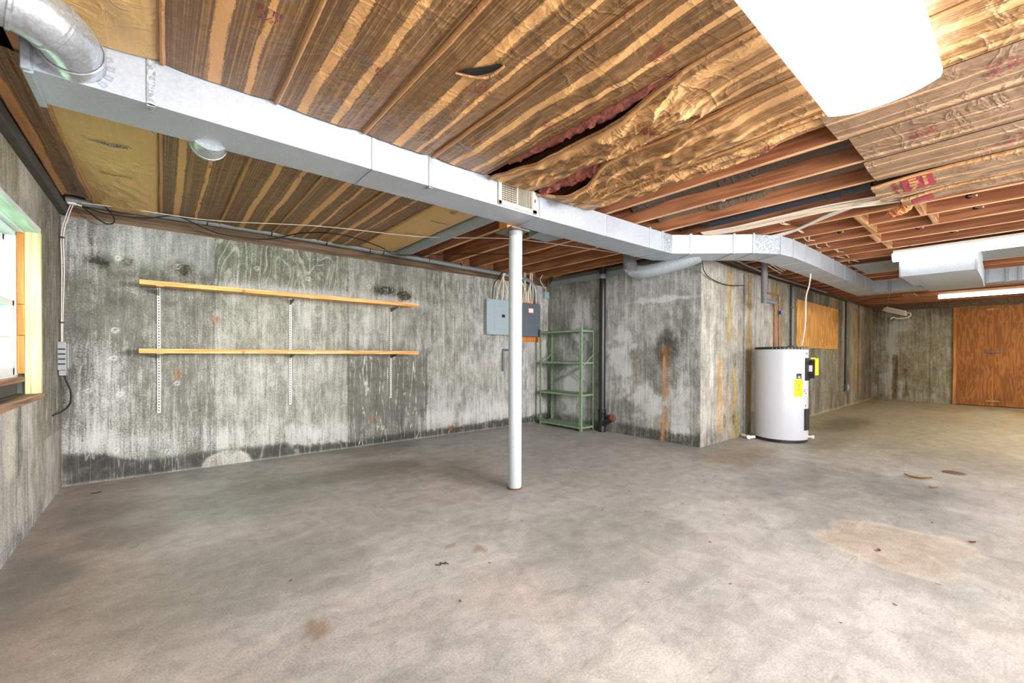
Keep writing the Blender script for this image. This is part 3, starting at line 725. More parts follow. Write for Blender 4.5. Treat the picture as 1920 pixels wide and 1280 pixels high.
for nm, x0, x1, z0, z1 in (('lower_sash', -.79, -.757, WZ0 + .135, zm + .035), ('upper_sash', -.835, -.80, zm - .0, WZ1 - .04)):
    ya, yb = WY0 + .02, WY1 - .018
    s = MB(); s.box((x0, ya, z0), (x1, ya + .045, z1), .003); s.box((x0, yb - .045, z0), (x1, yb, z1), .003)
    s.box((x0, ya, z0), (x1, yb, z0 + .05), .003); s.box((x0, ya, z1 - .04), (x1, yb, z1), .003)
    sash = s.build('sash', M['vinyl'], wr); xm = (x0 + x1) / 2
    for i in range(1, 4):
        y = ya + .045 + (yb - ya - .09) * i / 4; MB().box((xm - .008, y - .007, z0 + .05), (xm + .008, y + .007, z1 - .04)).build('muntin', M['vinyl'], sash)
    z = (z0 + z1) / 2; MB().box((xm - .008, ya + .045, z - .007), (xm + .008, yb - .045, z + .007)).build('muntin', M['vinyl'], sash)
    MB().box((xm - .002, ya + .045, z0 + .05), (xm + .002, yb - .045, z1 - .04)).build('pane', M['glass'], sash)

# --- doors in the far wall
DX = XF - .02
ya = 1.035
for i, (y0, y1) in enumerate(((.418, .975), (-.62, .398))):
    d = MB().box((DX, y0, .012), (DX + .03, y1, 2.262), .003).build('door_%d' % (i + 1), M['plydoor']); struct(d)
MBk = MB(); MBk.box((DX - .015, .975, 0), (DX + .05, 1.033, 2.268), .003)
dp = struct(MBk.build('trim_9', M['stop'], None))
for z in (2.18, 1.22, .12):
    pr = bpy.data.objects['door_1']
    lt = MB(); lt.box((DX - .02, .30, z - .018), (DX, .52, z + .018), .003); lt.box((DX - .03, .39, z - .028), (DX - .012, .43, z + .028), .003)
    lt.build('latch', M['blocking'] if z != 1.22 else M['steel'], pr)
for z in (2.05, 1.15, .2):
    MB().box((DX - .018, .965, z - .04), (DX + .001, .985, z + .04), .002).build('hinge', M['steel'], bpy.data.objects['door_1'])
struct(MB().box((DX + .005, .398, .012), (DX + .04, .418, 2.262)).build('trim_10', M['orangeboard']))

# ------------------------------------------------------------------ insulation
def text_part(parent, txt, x, y, size, rot, mat, surf, drop=.007, name='printed_mark', flip=True):
    cu = bpy.data.curves.new('t', 'FONT'); cu.body = txt; cu.size = size; cu.align_x = 'CENTER'; cu.align_y = 'CENTER'; cu.space_line = .85; cu.resolution_u = 2; cu.offset = size * .006
    to = bpy.data.objects.new('t', cu); COL.objects.link(to)
    dg = bpy.context.evaluated_depsgraph_get(); me = bpy.data.meshes.new_from_object(to.evaluated_get(dg))
    bpy.data.objects.remove(to); bpy.data.curves.remove(cu)
    bm = bmesh.new(); bm.from_mesh(me)
    bmesh.ops.triangulate(bm, faces=bm.faces[:])
    cr, sr = math.cos(rot), math.sin(rot)
    for v in bm.verts:
        a, b = v.co.x, -v.co.y                       # read from below
        X, Y = x + a * cr - b * sr, y + a * sr + b * cr
        v.co = (X, Y, surf(X, Y) - drop)
    bm.to_mesh(me); bm.free(); me.name = name
    return tag(finish(name, me, mat, parent), None, None, None, 'stuff')

def bar_part(parent, x0, x1, y0, y1, mat, surf, drop=.004, name='printed_mark'):
    b = MB(); n = 6
    A = [b.bm.verts.new((x0 + (x1 - x0) * i / n, y0, surf(x0 + (x1 - x0) * i / n, y0) - drop)) for i in range(n + 1)]
    B = [b.bm.verts.new((x0 + (x1 - x0) * i / n, y1, surf(x0 + (x1 - x0) * i / n, y1) - drop)) for i in range(n + 1)]
    for i in range(n): b.bm.faces.new((A[i], A[i + 1], B[i + 1], B[i]))
    return b.build(name, mat, parent)

def batt(label, x0, x1, y0, y1, mat, z=2.403, sag=.012, crump=.0, seed=0, ed0=None, ed1=None, hang=None, flange=True, cap=True, group=None, fold=1.0, ny=None):
    x0 += .007; nx = 64 if crump > .02 else 40; ny = ny or max(30, int((y1 - y0) / (.014 if crump > .02 else .03))); us = np.linspace(0, 1, nx); vs = np.linspace(0, 1, ny)
    def surf_arr(u, v):
        x = x0 + u * (x1 - x0); y = y0 + v * (y1 - y0)
        e0 = ed0(y) if ed0 else 0; e1 = ed1(y) if ed1 else 0
        X = x + e0 * (1 - u) + e1 * u
        w = np.clip(4 * u * (1 - u), 0, 1) ** .6
        s = sag * w * (.4 + 1.2 * fbm(y * 1.3, u * 0 + seed, seed, 2))
        s = s + .006 * w * (fbm(u * 3, y * 6, seed + 1) - .5) * 2
        if crump:
            q = fbm(u * 1.6 + y * 1.8, y * 2.2 - u * 2.0, seed + 2, 3); rd = 1 - np.abs(2 * q - 1) * 2.2
            q2 = fbm(u * 2.5 - y * 2.6, y * 3.0 + u * 3, seed + 5, 4); rd2 = 1 - np.abs(2 * q2 - 1) * 2.6
            q3 = fbm(u * 5 + y * 4, y * 9 - u * 6, seed + 11, 3); rd3 = 1 - np.abs(2 * q3 - 1) * 2.8
            s = s + crump * (w * .9 + .12) * (np.clip(rd, -.3, 1) ** 2 * .95 + np.clip(rd2, -.2, 1) ** 2 * .5 + np.clip(rd3, 0, 1) ** 2 * .28 * sst(.35, .6, fbm(u * 1.5, y * 1.5, seed + 14)) + fbm(u * 2, y * 2.4, seed + 9, 3) * .4)
        if crump: s = s * (.12 + .88 * sst(.78, 1.15, y)) if y1 > 1 else s
        if hang is not None: s = s + hang(X, y, u)
        if y1 < 2.43: s = np.where(s > .02, .02 + (s - .02) * (1 - .8 * sst(2.2, 2.38, y)), s)
        if cap: s = np.maximum(s, -.002)
        if y0 < 0:                                      # pressed flat above the light's housing
            s = s * (1 - sst(1.20, 1.36, X) * (1 - sst(2.62, 2.76, X)) * sst(.06, .2, y) * (1 - sst(.67, .82, y)))
        return X, y, z - s
    me = gridmesh('insulation_batt', us, vs, surf_arr)
    me.flip_normals()
    o = finish('insulation_batt', me, mat, None, True); tag(o, label, 'insulation', group)
    def surf(X, Y):
        u = np.array((X - x0) / (x1 - x0)); v = np.array((Y - y0) / (y1 - y0)); return float(surf_arr(np.clip(u, 0, 1), v)[2])
    if flange:
        fl = MB(); n = max(24, int((y1 - y0) / .04)); pts = []; rs = []
        for i in range(n + 1):
            y = y0 + (y1 - y0) * i / n; dx = .008 * (float(vn(y * 2.1, seed + 3, 2)) - .5) + .003 * (float(vn(y * 9., seed, 5)) - .5)
            xx = x0 + .010 + (float(ed0(np.array(y))) if ed0 else 0)
            pts.append((xx + dx, y, min(z, surf(x0 + .012, y)) - .002)); rs.append(.0085 + .004 * float(vn(y * 3.3, seed, 7)))
        fl.tube(pts, .01, 8, True, rs); fl.build('stapling_flange', KF, o, True)
    return o, surf

def faint_print(parent, x, y, w, h, mat, surf, seed, n=9, drop=.005):
    """a worn, unreadable line of print: small separate ink dashes"""
    b = MB(); r = random.Random(seed); cx = x - w / 2
    while cx < x + w / 2:
        ww = w / n * r.uniform(.35, .9); hh = h * r.uniform(.4, 1); y0 = y + (h - hh) * r.uniform(-.5, .5)
        v = [b.bm.verts.new((px, py, surf(px, py) - drop)) for px, py in ((cx, y0 - hh / 2), (cx + ww, y0 - hh / 2), (cx + ww, y0 + hh / 2), (cx, y0 + hh / 2))]
        b.bm.faces.new(v); cx += ww + w / n * r.uniform(.1, .4)
    return tag(b.build('printed_mark', mat, parent), None, None, None, 'stuff')
X_ = XJO
R11 = 'R-11\n3\u00bd"'
def r11(o, s, x, y, size=.062, rot=0.0, **k): text_part(o, R11, x, y, size * .66, rot, M['redink'], s, **k)

# ceiling bays on the camera side of the duct
o, s = batt('narrow brown kraft insulation against the window wall, camera side of duct', XL + .01, X_(0), YN, 2.42, K1, seed=1)
o, s = batt('plain tan paper insulation with faint print at upper left, camera side of duct', X_(0), X_(1), YN, 2.42, KL, seed=2, sag=.02)
for i, (y, w) in enumerate(((1.60, .13), (1.66, .13), (1.80, .14), (1.93, .18))): faint_print(o, X_(0) + .27, y, w, .028, M['greyink'], s, i)
o, s = batt('brown striped insulation bay just right of the plain tan bay, camera side of duct', X_(1), X_(2), YN, 2.42, K2, seed=3, sag=.02)
r11(o, s, .315, 1.80, .07); r11(o, s, .30, .7, .07)
o, s = batt('brown striped insulation bay with a long crease and red R-11 mark above the duct seam', X_(2), X_(3), YN, 2.42, K3, seed=4, sag=.016, crump=.006)
r11(o, s, .775, 1.84, .07)
o, s = batt('brown striped insulation bay with a dark curled tear, camera side of duct', X_(3), X_(4), YN, 2.42, K2, seed=5, sag=.018, crump=.008)
r11(o, s, 1.19, 1.66, .06); r11(o, s, 1.27, 2.33, .05)
tr_ = MB(); P3 = [(1.02, 1.62), (1.05, 1.56), (1.10, 1.50), (1.13, 1.44), (1.15, 1.45), (1.14, 1.52), (1.10, 1.58), (1.05, 1.63)]
vv = [tr_.bm.verts.new((p[0], p[1], s(*p) - .006)) for p in P3]; tr_.bm.faces.new(vv); tr_.build('tear', M['dark'], o)
cu_ = MB(); cu_.tube(spline([(1.02, 1.63, s(1.02, 1.63) - .004), (1.08, 1.585, s(1.08, 1.58) - .018), (1.13, 1.53, s(1.13, 1.53) - .02), (1.155, 1.45, s(1.15, 1.45) - .004)], 5), .006, 6); cu_.build('curled_edge', KF, o, True)
o, s = batt('brown striped insulation bay ending above the cream register, left of the pink slit', X_(4), X_(5), YN, 2.42, K3, seed=6, sag=.022, crump=.012)
r11(o, s, 1.63, 1.67, .06); r11(o, s, 1.62, .98, .07)
# the slit with pink wool, and the crumpled bays beyond it
slit = lambda y: .06 * sst(.95, 1.4, y) * (1 - sst(1.95, 2.25, y))
hang5 = lambda x, y, u: .045 * np.exp(-((u - .03) / .2) ** 2) * sst(.9, 1.5, y) + .03 * np.exp(-((u - .55) / .25) ** 2) * np.exp(-((y - 1.35) / .28) ** 2)
o, s = batt('crumpled sagging tan insulation with a pink slit along its left edge', X_(5), X_(6), YN, 2.42, KC, seed=7, sag=.03, crump=.042, ed0=slit, hang=hang5)
r11(o, s, 1.98, 1.27, .07, drop=.012); r11(o, s, 1.95, .5, .07, drop=.012)
def fluff(parent, pts, r, mat, seed=0, name='fiberglass'):
    P = spline(pts, 10); b = MB(); b.tube(P, r, 14, True)
    rnd = random.Random(seed)
    bmesh.ops.subdivide_edges(b.bm, edges=b.bm.edges[:], cuts=1)
    for v in b.bm.verts:
        n = fbm(v.co.x * 30, v.co.y * 30 + v.co.z * 25, seed, 4) - .5
        v.co.z += float(n) * r * 1.4; v.co.x += (rnd.random() - .5) * r * .35
    return b.build(name, mat, parent, True)
fluff(o, [(1.835, 1.0, 2.44), (1.825, 1.3, 2.42), (1.82, 1.7, 2.42), (1.805, 2.2, 2.435)], .038, M['fg'], 4)
tear6 = lambda y: .13 * sst(1.75, 2.05, y) * (1 - sst(2.33, 2.42, y))
hang6 = lambda x, y, u: .05 * np.exp(-((u - .05) / .25) ** 2) * sst(1.6, 2.1, y) + .02 * sst(1.8, 2.3, y)
o, s = batt('crumpled tan insulation torn open at its near-duct corner showing pink wool', X_(6), X_(7), YN, 2.42, KC, seed=9, sag=.03, crump=.036, ed0=tear6, hang=hang6)
r11(o, s, 2.5, 1.6, .06, drop=.012)
fluff(o, [(2.29, 1.74, 2.45), (2.30, 1.95, 2.43), (2.29, 2.15, 2.42), (2.28, 2.38, 2.42)], .06, M['fg'], 8)
o, s = batt('greyed kraft insulation bay passing right behind the big ceiling light', X_(7), X_(8) - .02, YN, .70, KG, z=2.402, seed=30, sag=.012, flange=False)
r11(o, s, 2.82, .05, .11, PI)
o, s = batt('crumpled tan insulation tucked up along the first bare joist', X_(7), X_(8) - .024, .62, 2.42, KC, seed=12, sag=.012, crump=.03, cap=False, hang=lambda x, y, u: -.17 * np.clip((u - .35) / .65, 0, 1) ** 1.4 * (.75 + .5 * fbm(y * 2.2, y * 0, 3)) + .02 * sst(1.2, 2.2, y) * (1 - u))
r11(o, s, 2.80, 1.0, .055, drop=.012)
# bays whose batts sit deep between bare joists
for k, lb in ((8, 'recessed shade-darkened insulation between the first and second bare joists by the duct'), (9, 'recessed torn insulation between the second and third bare joists'), (10, 'recessed shade-darkened insulation in the bay with the black drain pipe')):
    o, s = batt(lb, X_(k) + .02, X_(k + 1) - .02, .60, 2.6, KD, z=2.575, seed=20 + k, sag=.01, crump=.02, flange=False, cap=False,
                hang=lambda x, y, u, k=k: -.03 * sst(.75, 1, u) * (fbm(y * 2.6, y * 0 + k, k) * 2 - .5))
    lip = MB(); pr = []                                              # the paper's loose lip against the joist
    for i in range(37):
        y = .66 + 1.75 * i / 36; zz = 2.512 + .035 * (float(fbm(np.array(y * 2.4), np.array(0.), k + 2)) - .5) * 2 - .035 * float(sst(.55, .62, fbm(np.array(y * 1.7), np.array(3.), k + 5)))
        pr.append([lip.bm.verts.new(p) for p in ((X_(k + 1) - .14, y, 2.568), (X_(k + 1) - .05, y, zz - .006), (X_(k + 1) - .0225, y, zz + .006), (X_(k + 1) - .021, y, zz + .02))])
    for a, b in zip(pr, pr[1:]):
        for q in (0, 1, 2): lip.bm.faces.new((a[q], b[q], b[q + 1], a[q + 1]))
    lip.build('paper_lip', KD, o, True)
# right-hand bays in front of the fixture end
en = lambda sd: (lambda y: 0 * y)
o, s = batt('greyed kraft insulation bay just right of the big ceiling light', X_(8) - .012, X_(9), YN, .66, KG, z=2.402, seed=31, sag=.012, flange=False)
r11(o, s, 3.30, .36, .11, PI)
o, s = batt('greyed kraft insulation, second bay right of the big ceiling light', X_(9), X_(10), YN, .68, KG, z=2.40, seed=32, sag=.014, flange=False)
r11(o, s, 3.78, .02, .11, PI)
hang8 = lambda x, y, u: .05 * sst(.30, .72, y) * np.clip(fbm(u * 6, y * 5, 5), 0, 1)
o, s = batt('kraft insulation with a maroon printed block, ragged at its end', X_(10), X_(11) + .02, YN, .72, KG, z=2.398, seed=33, sag=.02, crump=.012, hang=hang8)
bar_part(o, 4.05, 4.28, .40, .56, M['redink'], s, .006)
for q, (yy, hh) in enumerate(((.50, .05), (.44, .025))): faint_print(o, 4.165, yy, .20, hh, KF, s, 5 + q, 7, .009)
faint_print(o, 4.165, .60, .20, .03, M['redink'], s, 9, 8, .006)
o, s = batt('kraft insulation strip with a bare light edge beside the open joists', X_(11) + .02, X_(11) + .26, YN, .62, KG, z=2.397, seed=34, sag=.016, crump=.012, hang=lambda x, y, u: .05 * sst(.30, .62, y) * fbm(u * 5, y * 6, 9))
bar_part(o, 4.55, 4.66, .44, .56, M['redink'], s, .006)
fluff(o, [(4.93, .62, 2.45), (4.98, .70, 2.43), (5.05, .75, 2.44)], .06, M['fgo'], 3)

# ceiling bays beyond the duct
YF0, YF1 = 2.735, 5.02
o, s = batt('narrow brown kraft insulation against the window wall, beyond the duct', XL + .02, X_(0) + .03, YF0, YF1 - .1, K1, seed=41, hang=lambda x, y, u: -.08 * (1 - u) ** 2)
text_part(o, 'R-11', -.50, 3.55, .05, -.3, M['redink'], s, drop=.008)
o, s = batt('cream unprinted paper insulation with blue print, beyond the duct near the window', X_(0), X_(1), YF0, YF1, KL, seed=42, sag=.03, crump=.012, ed0=lambda y: .05 * (fbm(y * 1.7, y * 0, 5) - .3))
for q, (yy, w, mt, hh) in enumerate(((3.47, .20, 'blueink', .018), (3.50, .17, 'blueink', .028), (4.05, .16, 'greyink', .03), (2.90, .24, 'greyink', .02), (2.93, .24, 'greyink', .02), (2.96, .2, 'greyink', .02), (4.7, .1, 'blueink', .02))):
    faint_print(o, -.24, yy, w, hh, M[mt], s, 30 + q, 16)
far_lab = ('brown striped insulation bay beyond the duct, right beside the cream paper bay', 'brown striped insulation, second bay right of the cream paper beyond the duct',
           'brown striped insulation, third bay right of the cream paper beyond the duct', 'brown striped insulation beyond the duct, left of the tan marked paper')
for k in range(1, 5):
    o, s = batt(far_lab[k - 1], X_(k), X_(k + 1), YF0, YF1, (K1, K3, K2, K1)[k - 1], seed=50 + k, sag=.016, crump=.004)
    for yy in (3.3, 4.2): text_part(o, 'R-11', X_(k) + .31, yy + .2 * (k % 2), .05, 0, M['redink'], s)
o, s = batt('tan paper insulation with handwritten marks beyond the duct, left of the grey branch pipe', X_(5), X_(6), YF0, YF1 - .06, KL, seed=56, sag=.018)
text_part(o, 'R-11 3\u00bd', 2.0, 3.12, .075, -PI / 2, M['greyink'], s)
for q, yy in enumerate((2.95, 3.55, 4.1)): faint_print(o, 2.05, yy, .2, .024, M['blueink'], s, 50 + q, 14)

# ------------------------------------------------------------------ ducts
Z0, Z1 = 2.205, 2.402
duct = thing('supply_duct', 'long galvanized trunk duct crossing the ceiling and jogging past the concrete corner', 'duct', (2.3, 2.58, Z0))
ST = [(-.38, 2.425, -.38, 2.715), (.955, 2.44, .955, 2.725), (2.30, 2.44, 2.30, 2.725), (3.13, 2.425, 3.13, 2.725), (3.79, 2.405, 3.79, 2.725), (4.00, 2.392, 4.00, 2.725), (4.185, 2.382, 4.33, 2.70), (4.33, 2.262, 4.54, 2.54),
      (4.66, 1.958, 4.87, 2.25), (4.81, 1.82, 5.02, 2.11), (5.09, 1.655, 5.24, 1.95), (5.35, 1.615, 5.42, 1.92), (5.72, 1.607, 5.72, 1.90), (6.28, 1.603, 6.28, 1.89), (6.85, 1.605, 6.85, 1.89), (7.45, 1.607, 7.45, 1.89), (8.05, 1.61, 8.05, 1.89), (8.72, 1.615, 8.72, 1.90), (9.42, 1.62, 9.42, 1.90)]
SP = {5: 'spang', 6: 'spang', 9: 'spang'}
for i, (a, b) in enumerate(zip(ST, ST[1:])):
    e = .0012
    d = Vector((b[0] - a[0], b[1] - a[1])).normalized() * e; d2 = Vector((b[2] - a[2], b[3] - a[3])).normalized() * e
    MB().prism([(a[0] + d.x, a[1] + d.y), (b[0] - d.x, b[1] - d.y), (b[2] - d2.x, b[3] - d2.y), (a[2] + d2.x, a[3] + d2.y)], Z0, Z1).build('duct_section', M[SP.get(i, 'galv')], duct)
def cleat(a, b, mat='galv', w=.022, t=.006, nm='drive_cleat'):
    f = Vector((a[0], a[1])); k = Vector((a[2], a[3])); n = (f - k).normalized(); tg = Vector((b[0] - a[0], b[1] - a[1])).normalized()
    p = [f - tg * .002, f + tg * w, f + tg * w + n * t, f - tg * .002 + n * t]
    m = MB(); m.prism(p, Z0 - .004, Z1 + .012)
    q = [f + n * t, f + n * t + tg * .006, k + tg * .006, k]
    m.prism(q, Z0 - .005, Z0 - .0005)
    return m.build(nm, M[mat], duct)
for i in (1, 2, 4, 5, 7, 8, 9, 10, 11, 12, 13, 14, 15, 16, 17): cleat(ST[i], ST[i + 1], 'galvd' if i in (8,) else 'galv')
def strap(x, y, mat, w=.03):
    m = MB(); m.box((x, y - .006, Z0 - .012), (x + w, y + .0, Z1 + .03), .001); m.box((x + .002, y - .006, Z0 - .006), (x + w - .002, y + .05, Z0 - .001)); return m.build('hanger_strap', M[mat], duct)
strap(-.045, 2.4288, 'spang'); strap(1.325, 2.441, 'galvd', .028)
for x in (-.03, 1.335): MB().tube([(x, 2.715, Z0 - .002), (x + .012, 2.732, Z0 - .004), (x + .03, 2.735, Z0 + .03), (x + .03, 2.73, Z1)], .003, 6).build('hanger_wire', M['steel'], duct, True)
ec = MB(); ec.box((-.405, 2.405, Z0 - .012), (-.378, 2.735, Z1 + .0), .003); ec.box((-.40, 2.421, Z0 - .018), (-.372, 2.43, Z1 + .0), .002)
ec.build('end_cap', M['galvd'], duct)
# wall register screwed into the duct's face
rg = thing('air_register', 'cream louvred air register set in the face of the trunk duct', 'register', (2.08, 2.425, 2.31))
fr = MB(); x0, x1, z0, z1, y0, y1 = 1.885, 2.262, 2.218, 2.412, 2.424, 2.438
fr.box((x0, y0, z0), (x0 + .03, y1, z1), .002); fr.box((x1 - .045, y0, z0), (x1, y1, z1), .002); fr.box((x0, y0, z0), (x1, y1, z0 + .028), .002); fr.box((x0, y0, z1 - .028), (x1, y1, z1), .002)
fr.build('frame', M['cream'], rg)
MB().box((x0 + .02, 2.4385, z0 + .02), (x1 - .03, 2.4395, z1 - .02)).build('backing', M['dark'], rg)
xm = (x0 + .03 + x1 - .045) / 2
MB().box((xm - .004, y0, z0 + .02), (xm + .004, y1, z1 - .02)).build('divider', M['cream'], rg)
lv = None
for h, (xa_, xb_) in enumerate(((x0 + .034, xm - .007), (xm + .007, x1 - .049))):
    n = 11
    for i in range(n):
        xx = xa_ + (xb_ - xa_) * i / (n - 1)
        MB().box((xx - .0014, y0 + .004, z0 + .026), (xx + .0014, y1 - .001, z1 - .026), rot=Matrix.Rotation(-.15 if h else -.69, 3, 'Z')).build('louver', M['cream'], rg)
hb = MB()
for i in range(9): hb.box((x0 + .03, y0 + .009, z0 + .036 + i * .0155), (xm, y0 + .011, z0 + .038 + i * .0155))
hb.build('cross_bars', M['cream'], rg)
MB().box((x1 - .03, y0 - .012, 2.30), (x1 - .022, y0 + .002, 2.325), .001).build('damper_lever', M['steel'], rg)

# round galvanized elbow plugged into the duct at upper left
rp = thing('round_duct', 'round galvanized elbow pipe collared to the trunk duct at upper left', 'duct', (-.26, 2.3, 2.3))
axis = spline([(-.265, 2.44, 2.300), (-.265, 2.36, 2.300), (-.285, 2.275, 2.305), (-.35, 2.22, 2.318), (-.43, 2.20, 2.328), (-.52, 2.19, 2.336), (-.585, 2.185, 2.34)], 6)
cuts = [0, 6, 14, 21, 27, 36]
for i, (a, b) in enumerate(zip(cuts, cuts[1:])):
    sg = MB().tube(axis[a:b + 1], .096 - .001 * (i % 2), 28, False).build('pipe_segment' if i else 'collar', M['round'], rp, True)
    if i:
        p = axis[a]; t = (axis[a + 1] - axis[a - 1]).normalized()
        MB().tube([p - t * .008, p - t * .004, p + t * .004, p + t * .008], .1, 28, False, rs=[.0965, .1005, .1005, .0965]).build('crimp_ring', M['round'], rp, True)
for k in range(18):
    a = 2 * PI * k / 18; r1, r2 = .098, .122
    p = Vector((-.265 + math.cos(a) * .110, 2.4252, 2.300 + math.sin(a) * .110))
    rot = Matrix.Rotation(-a, 3, 'Y')
    if p.z < Z0 + .004 or p.z > Z1: continue
    MB().box(p - Vector((.012, .0012, .010)), p + Vector((.012, .0012, .010)), rot=rot).build('collar_tab', M['galvd'], rp)
# elbow behind the duct dropping out of the ceiling
bp = thing('branch_elbow', 'short round galvanized branch elbow under the far side of the duct', 'duct', (.2, 2.8, 2.2))
ax2 = spline([(.20, 2.70, 2.26), (.20, 2.80, 2.255), (.20, 2.875, 2.285), (.20, 2.91, 2.35), (.20, 2.92, 2.45)], 6)
for a, b in ((0, 6), (6, 12), (12, 18), (18, 24)): MB().tube(ax2[a:b + 1], .085 + .001 * (a % 4), 26, True).build('elbow_gore', M['round'], bp, True)
# grey branch pipes along the joists
gp = thing('branch_pipe', 'long grey round branch pipe in the joist bay left of the steel column', 'duct', (2.37, 3.8, 2.4))
for a, b in ((2.74, 3.6), (3.6, 4.4), (4.4, 5.03)): MB().tube([(2.34, a, 2.415), (2.34, b, 2.415)], .072, 24, True).build('pipe_length', M['galvd'], gp, True)
bt = MB(); bt.prism([(2.62, 2.726), (2.98, 2.726), (2.93, 3.0), (2.70, 3.0)], 2.235, 2.405)
tag(bt.build('takeoff_boot', M['galvd']), 'grey sheet metal takeoff boot behind the duct, right of the column top', 'duct')
jp = thing('round_pipe', 'dark grey round pipe elbowing under the duct bend beside the concrete corner', 'duct', (4.5, 2.6, 2.1))
ax3 = spline([(4.62, 2.30, 2.235), (4.54, 2.52, 2.17), (4.46, 2.76, 2.125), (4.42, 2.92, 2.115), (4.41, 3.02, 2.15), (4.42, 3.07, 2.23), (4.44, 3.09, 2.42)], 6)
for a, b in ((0, 18), (18, 24), (24, 30), (30, 36)): MB().tube(ax3[a:b + 1], .079 + (.0015 if a else 0), 24, True).build('pipe_segment', M['round'] if a else M['galvd'], jp, True)

# cross duct at the far end, its box and the pan under the joists
cd = thing('cross_duct', 'galvanized cross duct running across the far ceiling behind the strip light', 'duct', (9.58, .4, Z0))
ys_ = [1.92, 1.42, .95, .33, .02, -.28, -1.0, -1.7]
for i, (a, b) in enumerate(zip(ys_, ys_[1:])): MB().box((9.425, b + .001, Z0 + .01), (9.78, a - .001, Z1 + .035)).build('duct_section', M['galv'], cd)
for y in ys_[1:-1]: MB().box((9.415, y - .02, Z0 + .004), (9.425, y + .02, Z1 + .05), .001).build('drive_cleat', M['galvd'], cd)
for y in (.14, -.16): MB().box((9.41, y - .02, Z0 + .0), (9.418, y + .02, Z1 + .05), .001).build('hanger_strap', M['galvd'], cd)
bx = thing('plenum_box', 'large galvanized plenum box hanging under the far strip light', 'duct', (7.55, .65, 2.1))
MB().box((7.03, .325, 2.10), (8.04, .965, 2.395)).build('box_shell', M['galv'], bx)
MB().box((7.02, .955, 2.095), (7.05, .975, 2.396), .001).build('corner_flange', M['galvd'], bx); MB().box((7.02, .318, 2.095), (7.045, .335, 2.396), .001).build('corner_flange', M['galvd'], bx)
MB().prism([(8.045, .335), (9.41, .36), (9.41, .93), (8.045, .955)], 2.15, 2.395).build('outlet_neck', M['galv'], bx)
pn = MB(); pn.prism([(6.98, -1.6), (8.42, -1.6), (8.42, 1.55), (7.52, 1.55), (7.52, .99), (6.98, .99)], 2.400, 2.4085)
tag(pn.build('joist_pan', M['galvd']), 'flat grey sheet metal pan nailed under the joists above the plenum box', 'sheet metal')

# ------------------------------------------------------------------ lights
def wrap_light(name, label, x0, x1, y0, y1, zt, depth, lens, along, cat='ceiling light'):
    t = thing(name, label, cat, ((x0 + x1) / 2, (y0 + y1) / 2, zt))
    a0, a1 = (x0, x1) if along == 'x' else (y0, y1); b0, b1 = (y0, y1) if along == 'x' else (x0, x1)
    w = (b1 - b0) / 2; mid = (b0 + b1) / 2
    hs = MB(); hs.sweep([(mid - w * .92, zt), (mid + w * .92, zt), (mid + w * .92, zt - depth * .45), (mid - w * .92, zt - depth * .45)], along, a0 + .01, a1 - .01)
    hs.build('housing', M['fixture'], t)
    pr = [(mid - w, zt - depth * .30), (mid - w, zt - depth * .5)]; n = 10
    for i in range(n + 1):
        u = -1 + 2 * i / n; pr.append((mid + u * w * .97, zt - depth * (.66 + .34 * (1 - abs(u) ** 2.4))))
    pr += [(mid + w, zt - depth * .5), (mid + w, zt - depth * .30)]
    MB().sweep(pr, along, a0, a1).build('lens', lens, t, False)
    return t
wrap_light('ceiling_light', 'huge bright wraparound ceiling light nearest the camera at upper right', 1.38, 2.60, .228, .640, 2.40, .105, M['lens'], 'x')
wrap_light('strip_light', 'bright strip light in front of the plenum box', 6.86, 7.02, -.95, 1.02, 2.405, .125, M['lens2'], 'y')
wrap_light('strip_light', 'warm distant strip light in front of the plywood doors', 12.25, 12.41, -.95, 1.10, 2.405, .10, M['lens3'], 'y')
for y, x0 in ((.985, 6.86), (-.5, 6.86)): pass
sl = thing('hanging_light', 'small white shop light hanging crooked near the far corner', 'light', (11.0, 1.58, 2.0))
TL = Matrix.Translation((11.0, 1.58, 1.99)) @ Matrix.Rotation(math.radians(20), 4, 'X')
def tilted(b): bmesh.ops.transform(b.bm, matrix=TL, verts=b.bm.verts[:]); return b
tilted(MB().sweep([(-.13, -.03), (-.06, .03), (.06, .03), (.13, -.03), (.12, -.034), (.05, .02), (-.05, .02), (-.12, -.034)], 'y', -.17, .17)).build('hood', M['cream'], sl)
tilted(MB().box((-.045, -.15, .03), (.045, .15, .055), .004)).build('ballast', M['fixture'], sl)
for x in (-.05, .05): tilted(MB().tube([(x, -.16, -.008), (x, .16, -.008)], .014, 10)).build('tube', M['whitelab'], sl, True)
MB().tube([(11.0, 1.70, 2.085), (11.0, 1.66, 2.385)], .003, 6).build('chain', M['steel'], sl, True)
MB().tube(spline([(10.98, 1.43, 1.945), (10.96, 1.37, 1.95), (10.95, 1.35, 1.90), (10.94, 1.41, 1.855), (10.94, 1.53, 1.85), (10.94, 1.60, 1.875), (10.94, 1.63, 1.84)], 6), .010, 8).build('cord', M['whitecable'], sl, True)
for x, y, lb in ((11.0, 1.64, 'small pine block on the joists above the hanging shop light'), (12.0, 1.50, 'small pine block on the joists behind the hanging shop light')):
    tag(MB().box((x - .25, y - .1, 2.385), (x + .25, y + .1, 2.4085), .003).build('wood_block', M['blocking']), lb, 'wood block')

